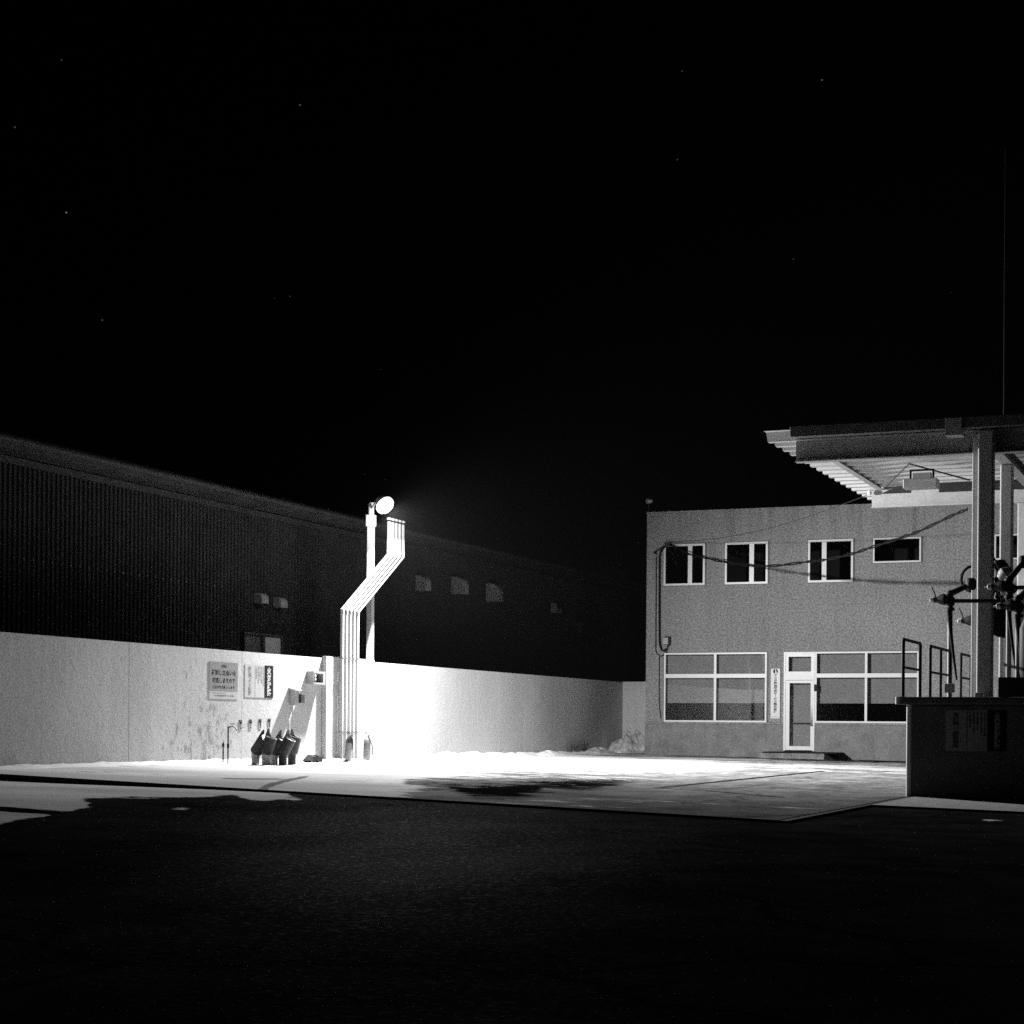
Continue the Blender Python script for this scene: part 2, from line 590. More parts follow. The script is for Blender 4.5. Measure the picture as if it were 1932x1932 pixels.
def ground_mat(name, base, base_var, rough, RAG, spec=.5):
    m = bpy.data.materials.new(name); m.use_nodes = True
    n, l, p = nodes_of(m)
    tc = n.new('ShaderNodeTexCoord'); ob = tc.outputs['Object']

    def at(k):
        a = n.new('ShaderNodeAttribute'); a.attribute_name = k; return a.outputs['Fac']
    sn, wet, trk = at('snow'), at('wet'), at('track')
    col = ramp(n, l, noise_node(n, l, ob, 1.1, 7, .65), .3, .7, base * (1 - base_var), base * (1 + base_var))
    big = noise_node(n, l, mapped(n, l, ob, (1, .5, 1)), .45, 5, .6)
    col = math_node(n, l, 'MULTIPLY', col, ramp(n, l, big, .3, .7, .8, 1.2))
    ag = noise_node(n, l, ob, 38, 4, .8)
    col = math_node(n, l, 'MULTIPLY', col, ramp(n, l, ag, .3, .7, .55, 1.5))
    # hairline cracks wandering over the slab
    vw = n.new('ShaderNodeVectorMath'); vw.operation = 'ADD'
    nv = n.new('ShaderNodeTexNoise'); nv.inputs['Scale'].default_value = .8; nv.inputs['Detail'].default_value = 5
    l.new(ob, nv.inputs['Vector']); l.new(ob, vw.inputs[0]); l.new(nv.outputs['Color'], vw.inputs[1])
    vo = n.new('ShaderNodeTexVoronoi'); vo.feature = 'DISTANCE_TO_EDGE'; vo.inputs['Scale'].default_value = .22
    l.new(vw.outputs[0], vo.inputs['Vector'])
    col = math_node(n, l, 'MULTIPLY', col, ramp(n, l, vo.outputs['Distance'], .003, .012, .35, 1.0))
    fine = math_node(n, l, 'SUBTRACT', noise_node(n, l, mapped(n, l, ob, (.35, 1.2, 1)), 2.4, 9, .78), .5)
    wide = math_node(n, l, 'SUBTRACT', noise_node(n, l, mapped(n, l, ob, (.3, .9, 1)), .9, 5, .6), .5)
    rag = math_node(n, l, 'ADD', math_node(n, l, 'MULTIPLY', fine, 3.4), math_node(n, l, 'MULTIPLY', wide, 2.4))
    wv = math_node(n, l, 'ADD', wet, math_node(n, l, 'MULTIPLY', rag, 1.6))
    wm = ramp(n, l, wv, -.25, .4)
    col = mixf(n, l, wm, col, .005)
    # snow with a ragged, wind-blown edge
    sv = math_node(n, l, 'ADD', sn, math_node(n, l, 'MULTIPLY', rag, RAG))
    sm = ramp(n, l, sv, -.12, .18)
    # thin dusting caught in the texture
    dm = math_node(n, l, 'MULTIPLY', at('dust'), ramp(n, l, noise_node(n, l, mapped(n, l, ob, (1, .4, 1)), 2.3, 8, .75), .35, .7))
    dm = math_node(n, l, 'MULTIPLY', dm, math_node(n, l, 'SUBTRACT', 1.0, wm))
    sm = math_node(n, l, 'MAXIMUM', sm, math_node(n, l, 'MULTIPLY', dm, .5))
    tm = ramp(n, l, math_node(n, l, 'ADD', trk, math_node(n, l, 'MULTIPLY', fine, 2.2)), -.1, .3, 1.0, .2)
    sm = math_node(n, l, 'MULTIPLY', sm, tm)
    scol = ramp(n, l, wide, -.2, .25, .92, .6)
    col = mixf(n, l, sm, col, scol)
    # only scattered stones and random patches shine, strongest in the painted lamp glow
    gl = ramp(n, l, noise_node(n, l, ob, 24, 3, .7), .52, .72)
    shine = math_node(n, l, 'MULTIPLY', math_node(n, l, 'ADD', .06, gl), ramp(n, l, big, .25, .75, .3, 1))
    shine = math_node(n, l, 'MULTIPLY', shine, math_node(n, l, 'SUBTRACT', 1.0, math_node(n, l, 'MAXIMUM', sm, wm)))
    shine = math_node(n, l, 'MULTIPLY', shine, math_node(n, l, 'ADD', .07, at('lamp_sheen')))
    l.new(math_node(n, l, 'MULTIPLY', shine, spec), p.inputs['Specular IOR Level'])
    l.new(col, p.inputs['Base Color'])
    l.new(mixf(n, l, sm, rough, .85), p.inputs['Roughness'])
    h = math_node(n, l, 'ADD', math_node(n, l, 'MULTIPLY', ag, .25), math_node(n, l, 'MULTIPLY', noise_node(n, l, ob, 6, 6, .6), .7))
    b = n.new('ShaderNodeBump'); b.inputs['Strength'].default_value = .9; b.inputs['Distance'].default_value = .02
    l.new(h, b.inputs['Height']); l.new(b.outputs[0], p.inputs['Normal'])
    return m


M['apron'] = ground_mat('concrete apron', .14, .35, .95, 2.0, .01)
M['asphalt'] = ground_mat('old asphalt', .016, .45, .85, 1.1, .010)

APRON_T0 = on_ground(740, 1504)[1]
CORNER = on_ground(1480, 1548)
G0 = on_ground(0, 1460)
U_R = 12.72                       # left side of the loading platform, also the apron's right edge


def gutter_t(u):
    k = (u - G0[0]) / (CORNER[0] - G0[0])
    return G0[1] + (CORNER[1] - G0[1]) * k


us = np.arange(-.3, U_R + .001, .08)
us = np.append(us, U_R)
me, U, T, Z = grid_mesh('concrete_apron', us, lambda u, r: gutter_t(u) + (28.9 - gutter_t(u)) * np.linspace(0, 1, r) ** 1.15, 330, gz)
px, py = project(U, T, Z)
attr(me, 'snow', np.clip(union(px, py, SNOW_BACK) / 16, -1, 1))
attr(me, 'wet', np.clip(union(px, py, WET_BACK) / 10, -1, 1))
attr(me, 'track', np.clip(union(px, py, [TRACK, TRACK2]) / 3, -1, 1))
attr(me, 'dust', np.clip(.08 + .6 * np.clip((px - 1130) / 120, 0, 1) * np.clip((1525 - py) / 55, 0, 1) + .25 * np.clip((900 - px) / 150, 0, 1), 0, 1))
attr(me, 'lamp_sheen', np.full(px.shape, 1.0))
me.materials.append(M['apron'])
o = bpy.data.objects.new('concrete_apron', me); COL.objects.link(o)
tag(o, 'pale concrete yard partly under snow between wall and office', kind='structure')

# the asphalt yard in front, finely meshed where seen and then out to the horizon
us = np.concatenate([[-400, -120, -50, -30, -18], np.arange(-8, 26, .1), [30, 40, 70, 150, 400]])
ts_ = np.concatenate([[-300, -120, -60, -35], np.arange(-24, 8, .09), [10, 14, 20, 30, 45, 70, 120, 300]])
me, U, T, Z = grid_mesh('asphalt_yard', us, lambda u, r: ts_, len(ts_), az)
px, py = project(U, T, Z)
fr = (T > -24) & (T < 8) & (U > -10)
attr(me, 'snow', np.where(fr, np.clip(union(px, py, SNOW_FRONT) / 5, -1, 1), -1.0))
attr(me, 'wet', np.where(fr, np.clip(union(px, py, WET_FRONT) / 5, -1, 1), -1.0))
attr(me, 'track', np.full(px.shape, -1.0))
attr(me, 'dust', np.full(px.shape, 0.0))
attr(me, 'lamp_sheen', np.where(fr, np.exp(-((px - 820) / 330) ** 2 - ((py - 1610) / 95) ** 2), 0.0))  # lamp's glow on the asphalt painted in as a soft bell of sheen
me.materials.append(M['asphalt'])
o = bpy.data.objects.new('asphalt_yard', me); COL.objects.link(o)
tag(o, 'dark worn asphalt yard in the foreground', kind='structure')

# kerb: the dark vertical edge of the apron, sharing the apron's own edge points
mb = MB()
ku = list(np.append(np.arange(-.3, U_R + .001, .08), U_R))
for ua, ub in zip(ku[:-1], ku[1:]):
    if ub - ua < 1e-4: continue
    ta, tb = gutter_t(ua), gutter_t(ub)
    mb.quad((ua, ta, gz(ua, ta) - .5), (ub, tb, gz(ub, tb) - .5), (ub, tb, gz(ub, tb)), (ua, ta, gz(ua, ta)))
for i in range(30):
    ta = gutter_t(U_R) + (4.2 - gutter_t(U_R)) * i / 30; tb = gutter_t(U_R) + (4.2 - gutter_t(U_R)) * (i + 1) / 30
    mb.quad((U_R, ta, gz(U_R, ta) - .006), (U_R, tb, gz(U_R, tb) - .006), (U_R + .1, tb, gz(U_R, tb) - .006), (U_R + .1, ta, gz(U_R, ta) - .006))
    mb.quad((U_R + .1, ta, gz(U_R, ta) - .4), (U_R + .1, tb, gz(U_R, tb) - .4), (U_R + .1, tb, gz(U_R, tb) - .006), (U_R + .1, ta, gz(U_R, ta) - .006))
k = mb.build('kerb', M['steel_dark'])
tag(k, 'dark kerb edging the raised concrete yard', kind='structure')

# painted bay seams on the apron
mb = MB()
def ground_line(mb, pts, w, lift):
    P = [on_ground(*q) for q in pts]
    for a, b in zip(P[:-1], P[1:]):
        n_ = 24
        d = Vector((b[0] - a[0], b[1] - a[1])); s = Vector((-d.y, d.x)).normalized() * w / 2
        for i in range(n_):
            p = Vector(a) + d * i / n_; q = Vector(a) + d * (i + 1) / n_
            c = [p - s, q - s, q + s, p + s]
            mb.quad(*[(v.x, v.y, gz(v.x, v.y) + lift) for v in c])
ground_line(mb, [(1237, 1487), (1554, 1455)], .12, .005)
ground_line(mb, [(1237, 1487), (1330, 1492), (1480, 1505)], .07, .005)
k = mb.build('expansion_joint', M['ink'])
tag(k, 'black expansion joints crossing the concrete yard', kind='structure')

# concrete pad before the loading platform
mb = MB()
tpad = on_ground(1720, 1522)[1]
for i in range(30):
    ua, ub = U_R + .12 + i * .4, U_R + .12 + (i + 1) * .4 - (.03 if i % 6 == 5 else 0)
    mb.quad((ua, tpad, gz(ua, tpad) + .002), (ub, tpad, gz(ub, tpad) + .002), (ub, 4.6, gz(ub, 4.6) + .002), (ua, 4.6, gz(ua, 4.6) + .002))
    mb.quad((ua, tpad, gz(ua, tpad) - .3), (ub, tpad, gz(ub, tpad) - .3), (ub, tpad, gz(ub, tpad) + .002), (ua, tpad, gz(ua, tpad) + .002))
k = mb.build('concrete_pad', M['step'])
tag(k, 'pale concrete strip at the foot of the loading platform', kind='structure')


# ------------------------------------------------------------------ boundary wall
WT = on_u(0, 1192, 0)[1]
zt = []
for a in ((0, 1192), (600, 1240.5), (1175, 1287)): zt.append(on_u(*a, 0)[1])
print('wall top z', zt)
def wall_top(t):
    t0, t1 = on_u(0, 1192, 0)[0], 28.7
    return zt[0] + (zt[2] - zt[0]) * (t - t0) / (t1 - t0)
root = thing('boundary_wall', 'long white painted concrete wall along the snowy yard', 'wall', (0, 12, 0))
mb = MB()
T0 = -26
ya = [T0, 28.7]
mb.v += [(0, T0, -.6), (0, 28.9, -.6), (-.18, 28.9, -.6), (-.18, T0, -.6),
         (0, T0, wall_top(T0)), (0, 28.9, wall_top(28.9)), (-.18, 28.9, wall_top(28.9)), (-.18, T0, wall_top(T0))]
mb.f += [(0, 1, 5, 4), (1, 2, 6, 5), (2, 3, 7, 6), (3, 0, 4, 7), (4, 5, 6, 7), (0, 3, 2, 1)]
# material joints are in world t, so keep the origin of the mesh at the world origin
w = mb.build('wall_panel', M['wall'], root, origin=(0, 12, 0))
# buttress behind the pipes and pole
ta = on_u(613, 1300, .07)[0]; tb = on_u(704, 1300, .07)[0]
tm_ = on_u(664, 1300, .07)[0]
mb = MB().box(.002, .10, ta, tb, -.5, wall_top(ta) + .035)
mb.build('buttress', M['wall'], root, bevel=.01)

rt = thing('return_wall', 'short white wall piece closing the gap beside the office', 'wall', (.9, 28.8, 0))
MB().box(0.002, 1.56, 28.72, 28.88, -.6, wall_top(28.7) + .012).build('wall_panel', M['wall'], rt)

# snow bank at the wall's foot
def bank(name, path, width, hfun, label, mm, seed):
    mb = MB(); n = len(path); K = 7
    for i, (u, t) in enumerate(path):
        for j in range(K):
            s = j / (K - 1)
            uu = u + s * width * (1 + .3 * noise.noise(Vector((t * 1.3, seed, 0))))
            h = hfun(t) * (math.cos(s * PI / 2) ** 1.2) * (1 + .55 * noise.noise(Vector((t * 2.1, s * 1.5, seed))) + .35 * noise.noise(Vector((t * 7, s * 4, seed + 3))))
            mb.v.append((uu, t, gz(uu, t) + (h if j < K - 1 else -.03)))
    for i in range(n - 1):
        for j in range(K - 1):
            a = i * K + j
            mb.f.append((a, a + K, a + K + 1, a + 1))
    o = mb.build(name, mm, smooth=False)
    for p_ in o.data.polygons: p_.use_smooth = True
    tag(o, label, kind='stuff')
    return o
def hb(t):
    return .03 + .03 * sstep(t, 3, 8) + .015 * math.sin(t * 1.7) ** 2 + (.035 * sstep(t, 12.5, 14) * (1 - sstep(t, 17, 22)))
bank('snow_bank', [(.001, -6 + .07 * i) for i in range(int(34.6 / .07))], .45, hb, 'low ragged snow bank along the foot of the white wall', M['snow'], 1.3)
# heap in the corner
def heap(name, c, rx, ry, h, seed, label, mm):
    mb = MB(); n, k = 26, 10
    for j in range(k + 1):
        r = j / k
        for i in range(n):
            a = 2 * PI * i / n
            nn = noise.noise(Vector((math.cos(a) * 1.6, math.sin(a) * 1.6, seed + r * 1.4)))
            n2 = noise.noise(Vector((math.cos(a) * 5 * r, math.sin(a) * 5 * r, seed * 2)))
            u, t = c[0] + rx * r * math.cos(a) * (1 + .25 * nn), c[1] + ry * r * math.sin(a) * (1 + .25 * nn)
            mb.v.append((u, t, gz(u, t) + h * (1 - r ** 1.5) * (1 + .5 * nn + .35 * n2) - .02 * r))
    for j in range(k):
        for i in range(n):
            a, b = j * n + i, j * n + (i + 1) % n
            mb.f.append((a, b, b + n, a + n))
    o = mb.build(name, mm)
    return tag(o, label, 'snow heap')
heap('snow_heap', (.62, 27.6), .75, .7, .62, 4.2, 'dirty lumpy snow heap piled in the corner by the office', M['mound'])
heap('snow_heap', (.42, 21.7), .42, .8, .11, 9.1, 'low pale snow mound at the wall near the dry weeds', M['snow'])
heap('snow_heap', (.5, 25.3), .5, .9, .14, 2.1, 'small grey snow mound left of the corner heap', M['mound'])


def weed(pxy, h, n, seed, label):
    u, t = on_ground(*pxy)
    u = max(.12, u)
    rr = random.Random(seed); mb = MB()
    for i in range(n):
        bx, bt = u + rr.uniform(-.08, .1), t + rr.uniform(-.5, .5)
        hh = h * rr.uniform(.4, 1); lx, lt = rr.uniform(-.05, .12), rr.uniform(-.18, .18)
        z = gz(bx, bt) - .02; w_ = rr.uniform(.015, .04)
        mb.quad((bx, bt - w_, z), (bx, bt + w_, z), (bx + lx * .6, bt + lt * .6 + w_ * 1.2, z + hh * .6), (bx + lx * .6, bt + lt * .6 - w_ * 1.2, z + hh * .6))
        mb.quad((bx + lx * .6, bt + lt * .6 - w_ * 1.2, z + hh * .6), (bx + lx * .6, bt + lt * .6 + w_ * 1.2, z + hh * .6), (bx + lx, bt + lt, z + hh), (bx + lx, bt + lt - .005, z + hh))
    tag(mb.build('weed_clump', M['weed'], origin=(u, t, gz(u, t))), label, 'weeds', 'frosted weeds at the wall foot')
weed((1052, 1421), .3, 14, 1, 'thin frosted weed just right of the low snow mound')
weed((1078, 1421), .42, 34, 2, 'tallest bushy clump of frosted dry weeds at the wall')
weed((1110, 1421), .2, 16, 3, 'short frosted weeds left of the dirty snow heap')
weed((980, 1418), .2, 10, 4, 'small lone weed tuft on the wall foot left of the snow mound')

# ------------------------------------------------------------------ vent pipes
tl = [on_u(x, 1200, .17)[0] for x in (645.4, 674.1)]
up_u = .17
z_b0 = on_u(645.4, 1151, up_u)[1]; t_top = on_u(733.6, 1046, up_u); z_top = on_u(733.6, 984, up_u)[1]
sp = (tl[1] - tl[0]) / 4
print('pipes', tl, sp, z_b0, t_top, z_top)
def vent_pipe():
    t0 = tl[0]
    r = .038
    root = thing('vent_pipe', 'leftmost of the five white vent pipes cranked past the lamp pole', 'vent pipe', (up_u, t0, gz(up_u, t0)), 'white vent pipes strapped to the wall')
    z0 = gz(up_u, t0) - .1
    MB().tube([(up_u, t0, z0), (up_u, t0, z_b0), (up_u, t_top[0], t_top[1]), (up_u, t_top[0], z_top)], r, 14).build('pipe', M['white_metal'], root, smooth=True)
    MB().lathe((up_u, t0, z_b0 - .03), [(r + .006, -.06), (r + .006, .02)], 14).build('coupling', M['white_metal'], root, smooth=True)
    MB().lathe((up_u, t_top[0], t_top[1] + .03), [(r + .006, 0), (r + .006, .08)], 14).build('coupling', M['white_metal'], root, smooth=True)
    zt_ = z_top
    MB().lathe((up_u, t_top[0], zt_), [(r * .7, -.02), (r * .7, .05)], 12).build('cap_neck', M['steel_dark'], root)
    MB().lathe((up_u, t_top[0], zt_ + .05), [(r * 1.25, -.012), (r * 1.35, 0), (r * 1.2, .03), (.01, .045)], 14).build('rain_cap', M['white_metal'], root, smooth=True)
    MB().lathe((up_u, t0, wall_top(t0) + .01), [(r + .012, -.015), (r + .012, .015)], 14).build('strap', M['galv'], root)
    MB().lathe((up_u, t0, 1.0), [(r + .008, -.012), (r + .008, .012)], 14).build('strap', M['galv'], root)
    return root
vp = vent_pipe()
names = ['leftmost', 'second', 'middle', 'fourth', 'rightmost']
for i in range(1, 5):
    c = copy_tree(vp)
    c.location = (up_u, tl[0] + sp * i, gz(up_u, tl[0]))
    c['label'] = ['', 'second from left of the five white vent pipes', 'middle one of the five white vent pipes', 'fourth from left of the five white vent pipes',
                  'rightmost of the five white vent pipes, outer edge of the crank'][i]
# strut tying the pipes to the pole
pole_t = on_u(698.4, 1200, -.09)[0]
zs = on_u(710, 1076, .05)[1]

# ------------------------------------------------------------------ lamp pole
def lamp():
    b = (-.09, pole_t, wall_top(pole_t))
    root = thing('lamp_post', 'tall white square lamp post with its lit floodlight beside the vent pipes', 'lamp post', b)
    zc = on_u(698, 993, -.09)[1]; zk = on_u(698, 971, -.09)[1]; zp = on_u(698, 948, -.09)[1]
    hw = .062
    MB().box(-.09 - hw, -.09 + hw, pole_t - hw, pole_t + hw, wall_top(pole_t) - .3, zc).build('pole', M['white_metal'], root, bevel=.008)
    MB().box(-.09 - .085, -.09 + .085, pole_t - .085, pole_t + .085, zc, zk).build('collar', M['white_metal'], root, bevel=.01)
    MB().lathe((-.09, pole_t, zk), [(.062, 0), (.062, zp - zk)], 18).build('pole_head', M['white_metal'], root, smooth=True)
    # floodlight on a short arm
    d = px_dir(724, 951); u_l = .55
    tl_, zl = on_u(724, 951, u_l)
    MB().tube([(-.09, pole_t, zk + .12), (.2, (pole_t + tl_) / 2, zl + .1), (u_l - .1, tl_, zl + .12)], .022, 10).build('arm', M['white_metal'], root, smooth=True)
    ax = Vector((.68, .02, -.72)).normalized()
    c = Vector((u_l, tl_, zl))
    hd = MB().lathe(c - ax * .2, [(.04, 0), (.08, .02), (.12, .08), (.15, .15)], 24, ax).build('lamp_head', M['white_metal'], root, smooth=True)
    MB().lathe(c - ax * .004, [(.15, -.05), (.19, -.01), (.2, .05), (.18, .11), (.12, .16), (.04, .18)], 24, ax).build('lens', M['lens'], hd, smooth=True)  # swollen past a real lens so its shape imitates the lamp's glare
    ld = bpy.data.lights.new('flood', 'AREA')
    ld.shape = 'DISK'; ld.size = .3; ld.energy = LAMP_W
    lo = bpy.data.objects.new('flood_light', ld); COL.objects.link(lo)
    lo.parent = root
    q = (ax).to_track_quat('-Z', 'Y')
    lo.location = (c + ax * .2) - Vector(b); lo.rotation_euler = q.to_euler()
    # light spilling sideways from the glare-sized bowl
    pd = bpy.data.lights.new('bowl_spill', 'POINT'); pd.energy = 120; pd.shadow_soft_size = .05
    po = bpy.data.objects.new('bowl_spill', pd); COL.objects.link(po); po.parent = root
    po.location = (c + ax * .26) - Vector(b)
    # strut
    MB().tube([(-.05, pole_t, zs), (up_u, on_u(712, 1077, up_u)[0], zs)], .02, 8).build('strut', M['white_metal'], root)
    return root
lamp()

# ------------------------------------------------------------------ wall boxes, plates, tap
def on_wall(px, py, u=0.0): return on_u(px, py, u)
# open-fronted gauge box
ta, z1 = on_wall(592, 1266, .16); tb, _ = on_wall(614, 1268, .16)
z0_ = on_wall(592, 1291, .16)[1]
bx = thing('gauge_box', 'pale open fronted gauge box high on the wall left of the pipes', 'box', (.0, ta, z0_))
fr = MB()
U1 = .16
fr.box(.002, U1, ta, ta + .015, z0_, z1).box(.002, U1, tb - .09, tb, z0_, z1).box(.002, U1, ta + .015, tb - .09, z0_, z0_ + .04).box(.002, U1, ta + .015, tb - .09, z1 - .045, z1)
fr.box(.002, .02, ta + .015, tb - .09, z0_ + .04, z1 - .045)
fr.build('casing', M['steel_grey'], bx)
MB().box(.022, .05, ta + .1, tb - .12, z0_ + .06, z1 - .07).build('black_panel', M['ink'], bx)
for zc_ in (z0_ + (z1 - z0_) * .62, z0_ + (z1 - z0_) * .36):
    MB().lathe((U1 - .03, ta + .07, zc_), [(.036, 0), (.036, .03), (.02, .036)], 18, (1, 0, 0)).build('gauge', M['paint_white'], bx, smooth=True)
ta, z1 = on_wall(556, 1299, .12); tb, _ = on_wall(565, 1299, .12); z0_ = on_wall(556, 1331, .12)[1]
b2 = thing('switch_box', 'small grey switch box with a hinged flap lower on the wall', 'box', (0, ta, z0_))
MB().box(.002, .12, ta, tb, z0_, z1).build('casing', M['steel_grey'], b2, bevel=.008)
MB().prism([(.002, z1), (.17, z1 - .04), (.17, z1 - .03), (.002, z1 + .02)], 1, ta - .03, tb + .04).build('lid', M['galv'], b2)
MB().box(.121, .17, tb - .02, tb + .13, z0_ + .05, z0_ + .22).build('flap', M['steel_dark'], b2, bevel=.006)
MB().tube([(.03, ta + .08, z0_), (.03, ta + .08, .25)], .012, 8).build('conduit', M['galv'], b2)

for i, (x, ch) in enumerate(((454.4, '灯油'), (473.1, '軽油'), (491.4, '重油'), (508.5, '潤滑'))):
    yy = 1357.5 - .8 * i
    t_, zz = on_wall(x, yy, .01); zb = on_wall(x, yy + 19.5 - .3 * i, .01)[1]
    lab = ['leftmost small black and white label plate above the filling ports', 'second small label plate from left above the filling ports',
           'third small label plate from left above the filling ports', 'rightmost small label plate, just above a hood tip'][i]
    pl = thing('label_plate', lab, 'plate', (0, t_, zb), 'label plates above the filling ports')
    MB().box(.002, .008, t_ - .045, t_ + .045, zb, zz).build('plate', M['sign_white'], pl)
    MB().box(.008, .010, t_ - .043, t_ + .043, zb + (zz - zb) * .58, zb + (zz - zb) * .96).build('black_field', M['ink'], pl)
    text(str(i + 1), 'numeral', M['paint_white'], pl, (.012, t_, zb + (zz - zb) * .86), .02, .03, 'side')
    text('\n'.join(ch), 'lettering', M['ink'], pl, (.010, t_, zb + (zz - zb) * .3), .065, (zz - zb) * .46, 'side', bold=.02)

# sign with grey field
def sign1():
    ta, zt_ = on_wall(396.5, 1247.5, .02); tb, zt2 = on_wall(450, 1251, .02)
    zb = on_wall(396.5, 1318, .02)[1]; zm = on_wall(396.5, 1302.5, .02)[1]
    s = thing('notice_sign', 'square notice sign with grey printed field on the wall', 'sign', (0, ta, zb))
    MB().box(.002, .007, ta, tb, zb, zt_).build('board', M['sign_white'], s)
    MB().box(.007, .009, ta, tb - .0, zm, zt_).build('grey_field', M['sign_mid'], s)
    w_, h_ = tb - ta, zt_ - zb
    cx = (ta + tb) / 2
    hh = zt_ - zm
    text('ARS', 'lettering', M['ink'], s, (.0105, cx, zt_ - hh * .14), w_ * .2, hh * .10, 'side', bold=.02)
    text('荷卸し立会いを', 'lettering', M['ink'], s, (.0105, cx, zt_ - hh * .37), w_ * .86, hh * .2, 'side', bold=.02)
    text('徹底しますので', 'lettering', M['ink'], s, (.0105, cx, zt_ - hh * .64), w_ * .8, hh * .19, 'side', bold=.02)
    text('ご協力をお願いします', 'lettering', M['ink'], s, (.0105, cx, zt_ - hh * .87), w_ * .78, hh * .11, 'side', bold=.02)
    text('アスタ和油総合サービス(株)', 'lettering', M['ink'], s, (.0085, cx, zb + h_ * .085), w_ * .72, h_ * .05, 'side', bold=.01)
    text('■お問い合わせ', 'lettering', M['ink_grey'], s, (.0085, cx - w_ * .15, zb + h_ * .155), w_ * .4, h_ * .03, 'side')
sign1()


def hazard_sign(name_, label, face, place, W_, H_, big, cells):
    """three boards side by side: title, table of entries, black strip with the fire warning"""
    o = place(0, 0, 0)
    s = thing('hazard_sign', label, 'sign', o)
    def bb(x0, x1, z0, z1, d0, d1):
        mb = MB()
        a, b = place(x0, z0, d0), place(x1, z1, d1)
        mb.box(min(a[0], b[0]), max(a[0], b[0]), min(a[1], b[1]), max(a[1], b[1]), min(a[2], b[2]), max(a[2], b[2]))
        return mb
    bb(0, W_ * .345, 0, H_, .002, .007).build('title_board', M['sign_white'] if face == 'side' else M['sign_shaded'], s)
    bb(W_ * .36, W_ * .68, 0, H_, .002, .007).build('table_board', M['sign_white'] if face == 'side' else M['sign_shaded'], s)
    bb(W_ * .695, W_, 0, H_, .002, .007).build('warning_board', M['ink'], s)
    text('\n'.join(big), 'lettering', M['ink_grey'] if face == 'side' else M['ink'], s, place(W_ * .17, H_ * .5, .009), W_ * .11, H_ * .88, face, bold=.02)
    text('\n'.join('火気厳禁'), 'lettering', M['paint_white'] if face == 'side' else M['sign_shaded'], s, place(W_ * .848, H_ * .5, .009), W_ * .15 * (1 if face == 'side' else .72), H_ * .9, face, bold=.05)
    for i, c in enumerate(cells):
        text('\n'.join(c), 'lettering', M['ink_grey'] if face == 'side' else M['ink'], s, place(W_ * (.65 - .062 * i), H_ * (1 - .045 - .075 * len(c) / 2), .009), W_ * .035, H_ * .075 * len(c), face, bold=.02)
ta, zb = on_wall(462, 1316, .01); tb = on_wall(515.5, 1316, .01)[0]; zt_ = on_wall(515.5, 1256.5, .01)[1]
zb = on_wall(515.5, 1317, .01)[1]
CELLS = ['危険物の類別四類', '品名第二石油類', '最大数量三十', '指定数量の倍数', '保安監督者']
hazard_sign('a', 'white hazard sign with black fire warning strip on the white wall', 'side', lambda x, z, d: (d, ta + x, zb + z), tb - ta, zt_ - zb, '危険物地下タンク貯蔵所', CELLS)

# water tap and stub post
u_, t_ = on_ground(430, 1441); z_ = gz(u_, t_)
dpt = -SN * (u_ - CU) + CS * (t_ - CT)
hpx = dpt / F
tp = thing('water_tap', 'thin dark standpipe with a tap standing in the snow', 'tap', (u_, t_, z_))
ht = 69 * hpx
MB().tube([(u_, t_, z_ - .05), (u_, t_, z_ + ht), (u_ + .07, t_ + .01, z_ + ht + .01)], .013, 10).build('standpipe', M['steel_dark'], tp, smooth=True)
sp_ = MB().tube([(u_ + .06, t_, z_ + ht + .01), (u_ + .10, t_, z_ + ht + .015), (u_ + .15, t_, z_ + ht - .01), (u_ + .175, t_, z_ + ht - .06)], .014, 10).build('spout', M['galv'], tp, smooth=True)
MB().tube([(u_ + .08, t_, z_ + ht), (u_ + .08, t_, z_ + ht + .06)], .008, 8).box(u_ + .04, u_ + .12, t_ - .012, t_ + .012, z_ + ht + .055, z_ + ht + .07).build('tap_handle', M['galv'], sp_)
MB().tube([(u_, t_, z_ + .28), (u_, t_, z_ + .36)], .022, 10).build('fitting', M['steel_dark'], tp)
u_, t_ = on_ground(420.8, 1440.5); z_ = gz(u_, t_)
st = thing('stub_post', 'short thin rod with a cap beside the tall standpipe', 'post', (u_, t_, z_))
MB().tube([(u_, t_, z_ - .05), (u_, t_, z_ + .3)], .013, 10).build('rod', M['steel_dark'], st)
MB().lathe((u_, t_, z_ + .29), [(.014, 0), (.024, .02), (.022, .06), (.012, .08)], 12).tube([(u_, t_, z_ + .36), (u_ + .02, t_, z_ + .41)], .006, 6).build('cap', M['steel_dark'], st)


